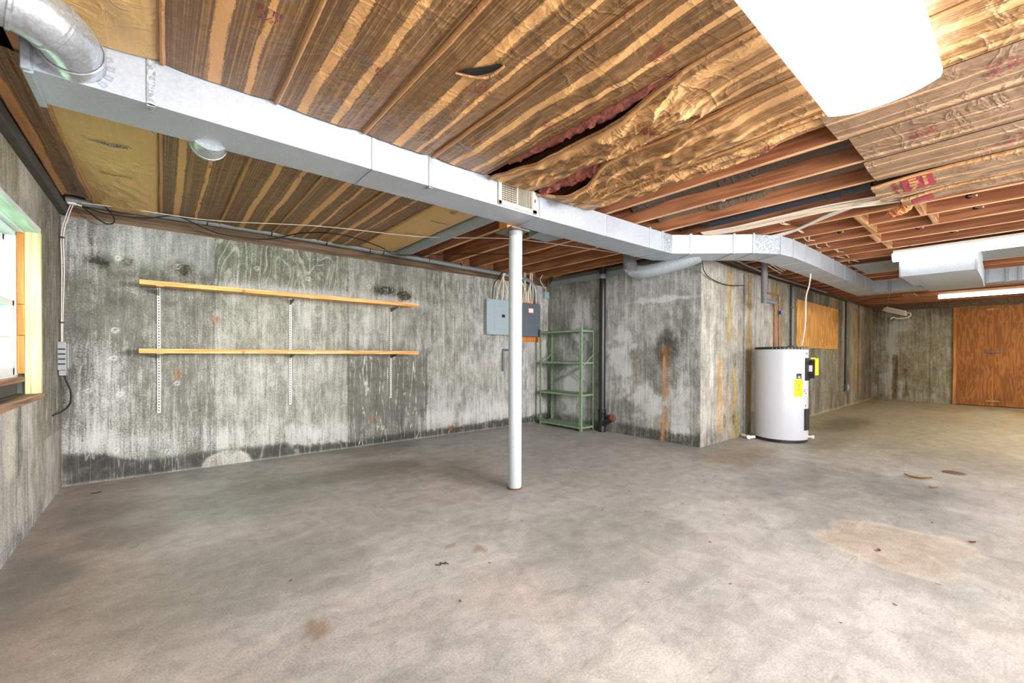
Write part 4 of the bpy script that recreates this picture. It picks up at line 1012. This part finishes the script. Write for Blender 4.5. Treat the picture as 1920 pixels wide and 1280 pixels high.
# ------------------------------------------------------------------ steel column
PX_, PY_ = 2.29, 2.716
sc_ = thing('steel_column', 'white painted round steel column standing under the trunk duct', 'column', (PX_, PY_, 0))
MB().lathe([(.053, .012), (.056, .016), (.056, 2.10), (.0565, 2.11), (.0565, 2.15), (.054, 2.153)], (PX_, PY_), 40).build('pole', M['white_pole'], sc_, True)
MB().lathe([(.064, 0), (.064, .008), (.059, .012)], (PX_, PY_), 32).build('base_plate', M['rusty'], sc_, True)
MB().lathe([(.0575, 2.11), (.0585, 2.113), (.0585, 2.150), (.056, 2.153)], (PX_, PY_), 40).build('sleeve', M['greybox'], sc_, True)
MB().box((PX_ - .10, PY_ - .07, 2.155), (PX_ + .10, PY_ + .15, 2.168), .002).build('cap_plate', M['steel'], sc_)
MB().box((PX_ - .075, PY_ + .02, 2.169), (PX_ + .075, PY_ + .13, 2.40), .003).build('wood_shim', M['stop'], sc_)

# ------------------------------------------------------------------ shelves on the back wall
for i, (x, lb) in enumerate(((-.012, 'left'), (1.096, 'middle'), (2.254, 'right'))):
    t = thing('shelf_standard', 'slotted white steel shelf standard on the concrete wall, %s of the three' % lb, 'shelf standard', (x, YB, .57), None)
    m = MB(); m.box((x - .0125, YB - .005, .57), (x + .0125, YB - .001, 1.74)); m.box((x - .0125, YB - .014, .57), (x - .0105, YB - .001, 1.74)); m.box((x + .0105, YB - .014, .57), (x + .0125, YB - .001, 1.74))
    m.build('channel', M['fixture'], t)
    sl_ = MB()
    for k in range(44): sl_.box((x - .004, YB - .0062, .585 + k * .0262), (x + .004, YB - .0048, .601 + k * .0262))
    so_ = sl_.build('slots', M['ink'], t); so_['kind'] = 'stuff'
    for z in (1.712, 1.128):
        bxx = x + (.03 if i else 0) * 0
        b = MB(); b.bm.faces.new([b.bm.verts.new(p) for p in ((bxx - .003, YB - .006, z), (bxx - .003, YB - .22, z), (bxx - .003, YB - .22, z - .012), (bxx - .003, YB - .03, z - .05), (bxx - .003, YB - .006, z - .05))])
        r = bmesh.ops.extrude_face_region(b.bm, geom=b.bm.faces[:]); bmesh.ops.translate(b.bm, vec=(.006, 0, 0), verts=[v for v in r['geom'] if isinstance(v, bmesh.types.BMVert)])
        b.build('bracket', M['steel'], t)
for z, lb, xo in ((1.733, 'upper pine board shelf on brackets against the concrete wall', .0), (1.136, 'lower pine board shelf on brackets against the concrete wall', -.005)):
    t = thing('shelf_board', lb, 'shelf', (1.18, 5.0, z))
    MB().box((-.14 + xo, 4.862, z), (2.505, YB - .018, z + .027), .003).build('board', M['pine'], t)
    MB().box((-.14 + xo, 4.858, z - .011), (2.505, 4.8625, z + .029), .001).build('edge_strip', M['pine'], t)
    for x in (-.03, 1.22, 2.36): MB().box((x, 4.863, z - .018), (x + .055, 4.895, z - .0005), .002).build('cleat', M['pine'], t)

# ------------------------------------------------------------------ electrical on the back wall
def panel_box(name, label, x0, x1, z0, z1, depth, mat, yb):
    t = thing(name, label, 'breaker panel', ((x0 + x1) / 2, yb, z0)); y = yb - depth
    MB().box((x0 + .008, y + .008, z0 + .008), (x1 - .008, yb, z1 - .008), .002).build('box', M['greybox'] if mat == 'panel_l' else M[mat], t)
    MB().box((x0, y, z0), (x1, y + .012, z1), .004).build('cover', M[mat], t)
    return t, y
tb = MB().box((4.30, YB - .025, 1.335), (4.842, YB - .002, 2.010), .002).build('backboard', M['orangeboard']); tag(tb, 'orange plywood backboard behind the dark breaker panel', 'backboard')
t, y = panel_box('breaker_panel', 'pale grey breaker panel left of the steel column', 3.705, 4.16, 1.425, 1.955, .09, 'panel_l', YB - .003)
MB().box((3.845, y - .005, 1.515), (4.045, y + .001, 1.865), .002).build('door', M['panel_l'], t)
MB().box((3.985, y - .009, 1.69), (4.045, y - .004, 1.735), .002).build('latch', M['ink'], t)
for x in (3.728, 4.137):
    for z in (1.45, 1.93): MB().tube([(x, y - .004, z), (x, y + .001, z)], .008, 10).build('screw', M['steel'], t)
t, y = panel_box('breaker_panel', 'dark slate breaker panel right of the steel column', 4.32, 4.785, 1.415, 1.950, .075, 'panel_d', YB - .027)
MB().box((4.385, y - .005, 1.475), (4.715, y + .001, 1.885), .002).build('door', M['panel_d'], t)
MB().box((4.51, y - .0075, 1.79), (4.63, y - .005, 1.875)).build('warning_label', M['redlab'], t)
MB().box((4.522, y - .0085, 1.802), (4.618, y - .0075, 1.863)).build('label_field', M['whitelab'], t)
MB().box((4.44, y - .014, 1.685), (4.452, y - .004, 1.715), .002).build('latch', M['steel'], t)
for z in (1.55, 1.81): MB().tube([(4.725, y - .004, z), (4.725, y + .001, z)], .007, 10).build('screw', M['steel'], t)
t = thing('junction_box', 'small grey junction box in the corner right of the panels', 'junction box', (4.99, YB, 2.07))
MB().box((4.93, YB - .05, 2.075), (5.03, YB - .002, 2.175), .003).build('box', M['panel_l'], t); MB().box((4.925, YB - .056, 2.07), (5.035, YB - .048, 2.18), .002).build('cover', M['panel_l'], t)
# conduit
cp = thing('wall_conduit', 'long grey conduit strapped along the back wall top, bending into the dark panel', 'conduit', (2, 5.06, 2.39))
zc = lambda x: 2.398 - .012 * max(0, x - 1) / 1.2
MB().tube([(-.60, 5.06, 2.392), (.5, 5.06, 2.40), (1.4, 5.06, 2.398), (2.4, 5.06, 2.384), (3.4, 5.06, 2.362)], .031, 16).build('pipe', M['conduit'], cp, True)
MB().tube(spline([(3.4, 5.06, 2.362), (4.2, 5.06, 2.345), (4.50, 5.06, 2.325), (4.65, 5.06, 2.25), (4.70, 5.06, 2.12), (4.705, 5.06, 1.951)], 8), .030, 16).build('bent_pipe', M['conduit'], cp, True)
for x in (-.2, .35, .9, 1.45, 1.95, 2.12, 2.75, 3.25): MB().tube([(x - .006, 5.06, zc(x)), (x + .006, 5.06, zc(x))], .0335, 16).build('strap', M['black'], cp, True)
for x in (2.05, 2.55): MB().tube([(x - .04, 5.06, zc(x)), (x + .04, 5.06, zc(x))], .035, 16).build('coupling', M['conduit'], cp, True)
MB().tube([(4.705, 5.06, 1.951), (4.705, 5.06, 1.985)], .038, 16).build('connector', M['steel'], cp, True)
# cables dropping into the panels
rc = random.Random(5)
for i in range(8):
    x = 4.38 + i * .036; xt = x + rc.uniform(-.12, .05)
    cable('panel_cable', 'cream cable dropping from the joists into the dark breaker panel', [(xt, 5.04, 2.43), (xt + .01, 5.05, 2.30), (x + rc.uniform(-.03, .03), 5.055, 2.12), (x, 5.06, 1.951)], .0075, M['nm'], 'cable', 'cables dropping into the dark breaker panel')
for i, (x, xt) in enumerate(((3.90, 4.00), (4.0, 4.02), (4.08, 4.03))):
    cable('panel_cable', 'cream cable dropping from the conduit into the pale breaker panel', [(xt, 5.02, 2.36), (xt - .02, 5.03, 2.28), (x + .02, 5.05, 2.1), (x, 5.06, 1.952)], .0075, M['nm'], 'cable', 'cables dropping into the pale breaker panel')
cable('panel_cable', 'black cable curving into the left top of the pale breaker panel', [(3.98, 5.02, 2.37), (3.90, 5.03, 2.27), (3.83, 5.05, 2.16), (3.82, 5.06, 1.952)], .008, M['blackcable'])
cable('loose_cable', 'cream cable looping from joists to the corner junction box', [(4.80, 5.0, 2.43), (4.78, 5.04, 2.36), (4.86, 5.07, 2.28), (4.955, 5.09, 2.22), (4.96, 5.10, 2.17)], .007, M['nm'])
cable('loose_cable', 'black cable rising from the corner junction box', [(5.0, 5.09, 2.17), (5.0, 5.07, 2.27), (5.01, 5.02, 2.36), (4.98, 4.95, 2.43)], .008, M['blackcable'])
lb_ = MB(); lb_.tube(spline([(4.075, YB - .02, .87), (4.075, YB - .02, 1.17), (4.085, YB - .02, 1.195), (4.11, YB - .02, 1.20), (4.25, YB - .02, 1.20)], 5), .016, 10)
tag(lb_.build('angle_pipe', M['panel_d'], None, True), 'short dark elbow pipe fixed to the back wall below the pale panel', 'pipe')

# utility box in the window-wall corner
ub = thing('utility_box', 'grey utility enclosure with black gland on the corner by the window wall', 'utility box', (-.60, 5.0, .95))
MB().box((XL + .002, 4.93, .985), (XL + .055, 5.125, 1.215), .006).build('enclosure', M['greybox'], ub)
MB().box((XL + .056, 4.945, 1.0), (XL + .066, 5.115, 1.205), .004).build('lid', M['greybox'], ub)
for z in (1.03, 1.07, 1.11, 1.15): MB().box((XL + .01, 4.922, z), (XL + .05, 4.931, z + .012), .001).build('rib', M['black'], ub)
MB().box((XL + .006, 4.97, .94), (XL + .05, 5.08, .985), .004).build('gland_plate', M['greybox'], ub)
cable('utility_cable', 'black cable hanging from the grey utility enclosure and curling to the window wall', [(-.61, 5.03, .942), (-.60, 5.03, .90), (-.575, 5.05, .80), (-.58, 5.03, .70), (-.61, 4.90, .655), (-.637, 4.74, .645)], .007, M['blackcable'])
for i, dx in enumerate((0, .014)):
    cable('drop_wire', 'white wire running down the corner into the grey utility enclosure', [(-.565 + dx, 5.02, 2.36), (-.60 + dx, 5.04, 2.24), (-.628 + dx, 5.06, 2.09), (-.626 + dx, 5.07, 1.8), (-.630 + dx * .6, 5.07, 1.4), (-.628 + dx * .4, 5.06, 1.215)], .0034, M['whitecable'], 'cable', 'white wires in the window corner')
for z in (2.07, 1.37): tag(MB().box((XL + .002, 5.045, z), (XL + .03, 5.095, z + .012), .002).build('cable_clip', M['black']), 'black clip holding the white corner wires, %s' % ('upper' if z > 2 else 'lower'), 'clip')
sp_ = thing('wire_splitter', 'small white wire splitter hanging at the top of the window corner', 'connector', (-.56, 5.0, 2.36))
MB().box((-.585, 4.98, 2.345), (-.535, 5.02, 2.362), .003).build('block', M['whitelab'], sp_); MB().tube([(-.535, 5.0, 2.353), (-.50, 5.0, 2.345)], .006, 8).build('plug', M['whitelab'], sp_, True)
cable('loop_cable', 'black cable looping below the conduit at the window corner', [(-.50, 5.0, 2.345), (-.42, 5.0, 2.27), (-.355, 5.0, 2.23), (-.31, 5.0, 2.245), (-.31, 5.0, 2.30), (-.36, 5.0, 2.37), (-.43, 4.99, 2.425)], .006, M['blackcable'])
cable('drape_cable', 'black cable draped in swags under the ceiling along the back wall', [(-.50, 5.0, 2.345), (-.35, 4.99, 2.31), (-.1, 4.98, 2.325), (.11, 4.97, 2.385), (.30, 4.96, 2.32), (.475, 4.95, 2.276), (.838, 4.95, 2.296), (1.10, 4.8, 2.37), (1.30, 4.55, 2.362), (1.6, 4.55, 2.362), (1.955, 4.72, 2.355), (2.25, 4.85, 2.335), (3.0, 4.4, 2.385), (3.6, 4.0, 2.39)], .006, M['blackcable'])
cable('white_string', 'thin white wire stretched under the ceiling from window corner past the column', [(-.50, 5.0, 2.37), (-.23, 4.915, 2.366), (.382, 4.82, 2.364), (1.199, 4.36, 2.364), (2.127, 4.05, 2.364), (2.906, 3.58, 2.385), (3.6, 3.4, 2.395), (4.395, 3.218, 2.395)], .004, M['whitecable'])
cable('joist_cable', 'white cable sagging from the joists right of the column', [(3.75, 3.10, 2.40), (3.92, 2.98, 2.385), (4.06, 2.90, 2.385), (4.1, 2.84, 2.41)], .007, M['whitecable'])

# ------------------------------------------------------------------ green shelving unit
gs = thing('shelving_unit', 'green metal shelving unit with four shelves in the corner', 'shelving', (4.85, 4.52, 0))
gx0, gx1, gy0, gy1 = 4.705, 5.02, 4.105, 4.985
gx0 = 4.72
for x, y, sx, sy in ((gx0, gy0, 1, 1), (gx0, gy1, 1, -1), (gx1, gy0, -1, 1), (gx1, gy1, -1, -1)):
    m = MB(); m.box((x, y, 0), (x + sx * .034, y + sy * .003, 1.53)); m.box((x, y, 0), (x + sx * .003, y + sy * .034, 1.53))
    p = m.build('post', M['shelfgreen'], gs)
    h = MB()
    for k in range(19): h.box((min(x, x - sx * .0006), y + sy * .014, .06 + k * .078), (max(x, x - sx * .0006) + .0002, y + sy * .02, .075 + k * .078))
    ho = h.build('slots', M['ink'], p)
for z in (.065, .545, 1.02, 1.495):
    m = MB(); m.box((gx0 + .003, gy0 + .003, z), (gx1 - .003, gy1 - .003, z + .004))
    for a, b in (((gx0 + .003, gy0 + .003), (gx0 + .006, gy1 - .003)), ((gx1 - .006, gy0 + .003), (gx1 - .003, gy1 - .003)), ((gx0 + .003, gy0 + .003), (gx1 - .003, gy0 + .006)), ((gx0 + .003, gy1 - .006), (gx1 - .003, gy1 - .003))):
        m.box((*a, z - .028), (*b, z + .004))
    m.build('shelf', M['shelfgreen'], gs)
def brace(p, q): 
    p, q = Vector(p), Vector(q); d = q - p; m = MB(); m.tube([p, q], .009, 4); return m.build('cross_brace', M['shelfgreen'], gs)
brace((gx1 - .008, gy0, .62), (gx1 - .008, gy1, 1.06)); brace((gx1 - .012, gy0, 1.04), (gx1 - .012, gy1, .64))
brace((gx0 + .02, gy0 + .004, .93), (gx1 - .02, gy0 + .004, 1.13)); brace((gx0 + .02, gy1 - .006, .95), (gx1 - .02, gy1 - .006, 1.15))

# ------------------------------------------------------------------ black soil stack
bs = thing('soil_stack', 'black cast iron drain pipe rising by the shelving unit', 'pipe', (5.0, 3.94, 0))
sx_, sy_ = 4.985, 3.93
MB().lathe([(.047, .30), (.047, 2.42)], (sx_, sy_), 24).build('pipe', M['iron'], bs, True)
MB().lathe([(.056, .0), (.058, .02), (.054, .05), (.054, .26), (.060, .275), (.060, .325), (.052, .33)], (sx_, sy_), 24).build('hub', M['iron'], bs, True)
MB().lathe([(.052, 2.24), (.055, 2.245), (.055, 2.30), (.052, 2.305)], (sx_, sy_), 24).build('coupling', M['conduit'], bs, True)
d = Vector((.04, -.72, .50)).normalized(); p0 = Vector((sx_, sy_, .10))
MB().tube([p0, p0 + d * .15, p0 + d * .20], .046, 20).build('cleanout_branch', M['iron'], bs, True)
MB().tube([p0 + d * .20, p0 + d * .235], .056, 20).build('cleanout_collar', M['rusty'], bs, True)
MB().tube([p0 + d * .235, p0 + d * .25], .022, 8).build('cleanout_plug', M['rusty'], bs, True)

# plastic sheet edge along the top of the jut wall
ps = MB(); n = 30; pr = []
for i in range(n + 1):
    y = 2.75 + 2.35 * i / n
    pr.append([ps.bm.verts.new(p) for p in ((XJ - .012, y, 2.40), (XJ - .03 - .02 * float(vn(y * 5, 1, 3)), y, 2.34), (XJ - .008, y, 2.285 - .02 * float(vn(y * 4, 2, 5))))])
for a, b in zip(pr, pr[1:]):
    for k in (0, 1): ps.bm.faces.new((a[k], b[k], b[k + 1], a[k + 1]))
tag(ps.build('sill_wrap', M['conduit'], None, True), 'crinkled grey sheet wrapping the sill above the jutting wall', 'sheet')

# ------------------------------------------------------------------ water heater
HX, HY, HR = 6.435, 2.072, .308
wh = thing('water_heater', 'tall white electric water heater beside the stained wall', 'water heater', (HX, HY, 0))
MB().lathe([(HR - .02, .035), (HR, .04), (HR, 1.20), (HR - .001, 1.205)], (HX, HY), 64).build('tank', M['tank'], wh, True)
MB().lathe([(HR - .012, .0), (HR - .004, .006), (HR - .004, .036), (HR - .02, .04)], (HX, HY), 64).build('base_ring', M['black'], wh, True)
MB().lathe([(HR + .001, 1.205), (HR + .003, 1.207), (HR + .003, 1.232), (HR - .002, 1.238), (.02, 1.245)], (HX, HY), 64).build('top_cap', M['black'], wh, True)
for k in range(14):
    a = math.radians(180 + 8 * k); MB().arc_patch((HX, HY), HR + .003, a, a + .012, 1.214, 1.226, .002, 1).build('cap_screw', M['whitelab'], wh)
rad = math.radians
def patch(name, a0, a1, z0, z1, th, mat, parent=wh, off=0.0): return MB().arc_patch((HX, HY), HR + off, rad(a0), rad(a1), z0, z1, th).build(name, M[mat], parent)
up = patch('access_panel', 256, 282, .805, 1.095, .012, 'black')
patch('thermostat_housing', 272, 285, .83, 1.065, .055, 'black', up, .012)
patch('display', 270.5, 272.4, .92, 1.0, .035, 'whitelab', up, .012)
patch('access_panel', 254, 280, .165, .44, .012, 'black')
yl = patch('energy_label', 225, 248, .60, .822, .0012, 'yellow')
patch('warning_label', 250, 266, .60, .80, .0012, 'whitelab')
patch('spec_label', 231, 244, .828, .895, .0012, 'ink')
patch('spec_field', 234, 241, .832, .868, .0006, 'greybox', wh, .0013)
patch('maker_badge', 256, 268, 1.135, 1.165, .001, 'greybox')
patch('warning_stripe', 250, 266, .683, .692, .0008, 'redlab', wh, .0013)
for a0, a1, z in ((252, 256, .655), (258, 262, .63)): patch('warning_symbol', a0, a1, z, z + .018, .0008, 'ink', wh, .0013)
patch('sticker', 258, 261, .475, .49, .001, 'ink')
def arc_text(txt, a, z, size, mat):
    cu = bpy.data.curves.new('t', 'FONT'); cu.body = txt; cu.size = size; cu.align_x = 'CENTER'; cu.resolution_u = 2
    to = bpy.data.objects.new('t', cu); COL.objects.link(to); dg = bpy.context.evaluated_depsgraph_get(); me = bpy.data.meshes.new_from_object(to.evaluated_get(dg)); bpy.data.objects.remove(to)
    for v in me.vertices:
        an = rad(a) + v.co.x / HR; v.co = (HX + (HR + .0022) * math.cos(an), HY + (HR + .0022) * math.sin(an), z + v.co.y)
    tag(finish('printed_text', me, mat, yl), None, None, None, 'stuff')
arc_text('ENERGYGUIDE', 236.5, .795, .020, M['ink']); 
for k, (a0, z, w) in enumerate(((234, .742, 1.0), (236, .738, 3.2), (234.5, .685, 1.6), (237, .685, 1.8))): patch('printed_line', a0, a0 + w, z, z + .012, .0006, 'ink', yl, .0013)
for z in (.775, .77, .72, .64, .635): patch('printed_line', 227, 246, z, z + .0025, .0006, 'ink', yl, .0013)
tg = MB(); tc_ = Vector((6.562, 1.70, .98)); rz_ = Matrix.Rotation(-.693, 3, 'Z'); tg.box(tc_ - Vector((.024, .004, .11)), tc_ + Vector((.024, .004, .11)), .004, rz_); tg.box(tc_ + rz_ @ Vector((-.05, 0, 0)) + Vector((-.03, -.004, .10)), tc_ + rz_ @ Vector((-.05, 0, 0)) + Vector((.03, .004, .118)), .003, rz_); tg.build('yellow_tag', M['yellow'], wh)
dv = MB(); a = rad(281); q = Vector((HX + math.cos(a) * (HR - .01), HY + math.sin(a) * (HR - .01), .07)); dd = Vector((math.cos(a), math.sin(a), 0))
dv.tube([q, q + dd * .05], .014, 10); dv.tube([q + dd * .045, q + dd * .075], .022, 10); dv.build('drain_valve', M['whitelab'], wh, True)
# white relief pipe on the floor behind
pv = MB(); pv.tube(spline([(6.17, 2.30, .028), (6.13, 2.31, .028), (6.09, 2.33, .028)], 3), .020, 10); pv.tube([(6.09, 2.33, .028), (6.18, 2.46, .028)], .020, 10); pv.tube([(6.07, 2.33, .028), (6.11, 2.34, .028)], .026, 10)
tag(pv.build('relief_pipe', M['whitelab'], None, True), 'short white plastic pipe elbow on the floor left of the water heater', 'pipe')
# pipes
hp = thing('hot_pipe', 'copper pipe with grey foam sleeve rising from the water heater, left', 'pipe', (6.45, 2.16, 1.24))
MB().tube([(6.43, 2.15, 1.243), (6.43, 2.15, 1.80)], .014, 12).build('copper_riser', M['copper'], hp, True)
for z in (1.27, 1.55, 1.79): MB().tube([(6.43, 2.15, z), (6.43, 2.15, z + .03)], .018, 12).build('fitting', M['copper'], hp, True)
MB().tube([(6.43, 2.15, 1.80), (6.43, 2.15, 1.835), (6.39, 2.15, 1.842), (6.05, 2.15, 1.842)], .027, 14).build('foam_run', M['foam'], hp, True)
MB().tube([(6.06, 2.15, 1.81), (6.05, 2.15, 1.90), (6.04, 2.15, 2.43)], .034, 14).build('foam_riser', M['foam'], hp, True)
cp2 = thing('cold_pipe', 'copper pipe with blue valve rising from the water heater, right', 'pipe', (6.55, 2.2, 1.24))
MB().tube([(6.62, 2.16, 1.243), (6.62, 2.16, 1.92)], .012, 12).build('copper_riser', M['copper'], cp2, True)
MB().tube([(6.62, 2.16, 1.915), (6.62, 2.16, 1.945), (6.60, 2.16, 1.955), (6.20, 2.16, 1.955), (6.17, 2.16, 1.97), (6.16, 2.16, 2.43)], .012, 12).build('copper_run', M['copper'], cp2, True)
MB().tube([(6.62, 2.16, 1.90), (6.62, 2.16, 1.96)], .017, 12).build('fitting', M['steel'], cp2, True)
MB().tube([(6.62, 2.16, 1.68), (6.62, 2.16, 1.76)], .018, 12).build('valve_body', M['steel'], cp2, True)
MB().tube([(6.60, 2.125, 1.72), (6.595, 2.11, 1.72)], .032, 12).build('valve_handle', M['blue'], cp2, True)
cable('heater_cable', 'pinkish white flexible cable from the duct down to the water heater', [(6.60, 1.78, 2.25), (6.59, 1.80, 2.05), (6.58, 1.83, 1.9), (6.60, 1.84, 1.6), (6.61, 1.86, 1.4), (6.66, 1.90, 1.26)], .0085, M['whitecable'])
tag(MB().box((6.52, 1.95, 1.241), (6.68, 2.02, 1.262), .003).build('connection_plate', M['steel']), 'flat metal connection cover on top of the water heater', 'cover')
# inner wall fittings
gc = thing('grey_wall_conduit', 'slim grey conduit running up the inner wall left of the plywood', 'conduit', (8.2, YI, 1.3))
MB().box((8.17, YI - .03, 1.0), (8.25, YI - .002, 2.28), .004).build('channel', M['conduit'], gc)
MB().tube([(8.14, YI - .02, 1.0), (8.14, YI - .02, 2.30)], .014, 8).build('tube', M['black'], gc, True)
MB().box((8.12, YI - .035, 1.92), (8.27, YI - .001, 1.95), .002).build('strap', M['steel'], gc)
tag(MB().box((8.43, YI - .022, 1.262), (10.98, YI - .003, 2.10), .003).build('plywood_panel', M['ply']), 'orange plywood sheet fixed to the inner wall behind the water heater', 'plywood')
oc_ = thing('wall_outlet', 'grey wall outlet fed by a black cable on the inner wall', 'outlet', (11.62, YI, .3))
MB().tube([(11.63, YI - .015, 2.33), (11.62, YI - .015, 1.3), (11.60, YI - .015, .58), (11.62, YI - .015, .50)], .016, 8).build('cable', M['black'], oc_, True)
MB().box((11.56, YI - .06, .36), (11.70, YI - .002, .51), .006).build('box', M['panel_d'], oc_); MB().box((11.57, YI - .066, .37), (11.69, YI - .058, .50), .003).build('cover', M['greybox'], oc_)
MB().box((11.78, YI - .04, .39), (11.84, YI - .002, .46), .004).build('plug', M['whitelab'], oc_)
cable('wall_top_cable', 'black cable running along the top of the inner wall above the plywood', [(5.1, 2.47, 2.33), (6.0, 2.45, 2.30), (6.8, 2.46, 2.31), (8.0, 2.46, 2.315), (9.5, 2.46, 2.32), (11.63, 2.46, 2.335)], .014, M['blackcable'])
cable('wall_top_cable', 'grey cable running along the top of the inner wall behind the copper pipes', [(5.2, 2.40, 2.40), (6.3, 2.40, 2.345), (7.2, 2.42, 2.33), (8.5, 2.44, 2.35), (10.0, 2.44, 2.36)], .012, M['conduit'])
cable('hanging_cable', 'thin black cable sagging across the concrete corner under the duct bend', [(4.80, 2.36, 2.22), (5.02, 2.44, 2.13), (5.25, 2.46, 2.07), (5.7, 2.47, 2.045), (6.2, 2.46, 2.09)], .006, M['blackcable'])
for i, (dy, dz) in enumerate(((0, 0), (.03, -.02), (-.03, .01))):
    cable('wall_run_cable', 'cream cable slanting under the duct toward the copper pipes', [(5.3, 2.0 + dy, 2.40 + dz * .3), (5.8, 2.1 + dy, 2.385 + dz), (6.4, 2.2 + dy, 2.375 + dz), (7.2, 2.3 + dy, 2.385 + dz)], .008, M['nm'], 'cable', 'cream cables under the duct by the copper pipes')

# ------------------------------------------------------------------ pipes and cables among the bare joists
ab = thing('drain_pipe', 'black plastic drain pipe in the joist bay above the duct bend', 'pipe', (4.3, 1.4, 2.46))
MB().tube([(4.29, 2.02, 2.455), (4.29, .80, 2.475)], .042, 20).build('pipe', M['abs'], ab, True)
MB().tube([(4.29, 1.05, 2.471), (4.29, .96, 2.472)], .050, 20).build('coupling', M['abs'], ab, True)
MB().tube([(4.29, .86, 2.473), (4.29, .76, 2.475)], .052, 20).build('fitting', M['abs'], ab, True)
MB().tube([(4.29, .80, 2.48), (4.29, .80, 2.63)], .044, 20).build('riser', M['abs'], ab, True)
rc = random.Random(9)
for i in range(7):
    x = 4.40 + .025 * i; z = 2.405 - .004 * (i % 3)
    cable('joist_cable', 'cream cable in the loose bundle along the joist above the duct bend', [(x - .05, 2.15, z + .0), (x - .02 + rc.uniform(-.02, .02), 1.85, z - .01), (x + rc.uniform(-.03, .03), 1.5, z + .0), (x + rc.uniform(-.03, .03), 1.1, z), (x + .05 + .02 * i, .7, z + .005), (x + .06 + .03 * i, .1, z + .004), (x + .06 + .03 * i, -1.0, z + .004)], .0075, M['nm'] if i % 3 else M['whitecable'], 'cable', 'cream cables bundled along the joist')
for i in range(4):
    cable('joist_cable', 'white cable slanting across the joists right of the duct bend', [(5.00 + .03 * i, 1.72, 2.395), (4.95 + .02 * i, 1.5, 2.40), (4.80, 1.30 - .02 * i, 2.402), (4.60, 1.05 - .04 * i, 2.403), (4.55, .7, 2.402)], .0075, M['whitecable'], 'cable', 'white cables slanting right of the duct bend')
for k in range(11, 18):
    for i in range(2):
        y = 1.50 + .05 * i + rc.uniform(-.05, .05); x = X_(k)
        cable('joist_cable', 'white cable passing through drilled joists above the far duct', [(x + .0, y, 2.455), (x + .15, y + rc.uniform(-.03, .03), 2.44), (x + .30, y + rc.uniform(-.03, .03), 2.44), (x + .449, y, 2.455)], .0055, M['nm'], 'cable', 'white cables through the drilled joists', 4)
for k, y in ((12, .95), (13, .30), (14, .28), (15, .72), (16, .5), (17, .9), (14, 1.3), (11, .85)):
    x = X_(k) - .019
    h = MB(); h.tube([(x - .003, y, 2.50), (x + .001, y, 2.50)], .022, 12); h.build('drilled_hole', M['dark'], ceiling)
    cable('stub_cable', 'short white cable stub poking through a drilled joist', [(x, y, 2.50), (x - .05, y - .03, 2.485), (x - .10, y - .05, 2.47)], .007, M['whitecable'], 'cable', 'cable stubs poking through joists')
for k, ys2 in ((6, (3.2,)), (7, (3.3,)), (8, (3.5,)), (9, (3.35,))):
    for y in ys2:
        x = X_(k) - .019; MB().tube([(x - .004, y, 2.47), (x + .001, y, 2.47)], .024, 10).build('drilled_hole', M['dark'], ceiling)
for x, y, lb in ((3.55, 1.72, 'grey pipe stub slanting out between the second and third bare joists'),):
    tag(MB().tube([(x, y, 2.54), (x + .17, y - .08, 2.45)], .018, 10).build('pipe_stub', M['conduit'], None, True), lb, 'pipe')
cable('white_joist_wire', 'thin white wire along the underside of the joist right of the ragged insulation', [(4.74, .62, 2.398), (4.76, .3, 2.397), (4.78, -.2, 2.399), (4.79, -1.0, 2.399)], .006, M['whitecable'])

# ------------------------------------------------------------------ floor odds and ends
fd = thing('floor_drain', 'round dark floor drain in the slab at right', 'drain', (5.87, .405, 0))
MB().lathe([(.085, .0), (.085, .004), (.075, .006)], (5.87, .405), 28).build('rim', M['steel'], fd, True)
MB().lathe([(.073, .0055), (.07, .0066)], (5.87, .405), 28).build('grate', M['rusty'], fd, True)
def leaf(label, x, y, L, w, a, curl, mat='leaf', group=None, name='dry_leaf', cat='leaf'):
    m = MB(); n = 8; rows = []
    for i in range(n + 1):
        t = i / n; ww = w * math.sin(PI * (.06 + .9 * t)) ** .8; u = (t - .5) * L
        rows.append([m.bm.verts.new((x + u * math.cos(a) - k * ww * math.sin(a), y + u * math.sin(a) + k * ww * math.cos(a), .003 + curl * (abs(k) * .8 + (2 * t - 1) ** 2))) for k in (-1, 0, 1)])
    for p, q in zip(rows, rows[1:]):
        for k in (0, 1): m.bm.faces.new((p[k], q[k], q[k + 1], p[k + 1]))
    return tag(m.build(name, M[mat], None, True), label, cat, group)
leaf('large curled dry leaf on the floor left of the drain', 5.35, .60, .19, .026, -1.45, .016)
leaf('small curled dry leaf just in front of the large one', 5.05, .47, .06, .012, -1.2, .008)
leaf('small dark scrap on the round concrete patch', 3.17, .515, .03, .012, .4, .006, 'rusty', None, 'floor_scrap', 'debris')
leaf('small dark scrap on the floor right of the concrete patch', 3.75, .18, .035, .014, -.9, .006, 'rusty', None, 'floor_scrap', 'debris')
tag(MB().tube(spline([(1.12, 1.985, .004), (1.14, 1.96, .006), (1.15, 1.985, .005), (1.165, 1.955, .006), (1.175, 1.975, .005), (1.18, 1.945, .004)], 5), .0022, 6).build('wire_scrap', M['black'], None, True), 'squiggle of black wire on the floor in the middle foreground', 'debris')
rc = random.Random(21)
for i in range(26):
    x, y = rc.uniform(.3, 4.8), rc.uniform(.1, 2.3)
    if (x - PX_) ** 2 + (y - PY_) ** 2 < .04 or x * .64 + y * .77 < 1.0: continue
    leaf('tiny dark crumb of debris on the concrete floor', x, y, rc.uniform(.012, .026), rc.uniform(.003, .006), rc.uniform(0, 6), .002, 'rusty', 'crumbs scattered on the floor', 'floor_crumb', 'debris')
leaf('dark scrap on the floor near the window-wall corner', -.40, 4.72, .06, .01, .2, .006, 'black', None, 'floor_scrap', 'debris')
for o in bpy.data.objects:
    if '_w' in o: del o['_w']
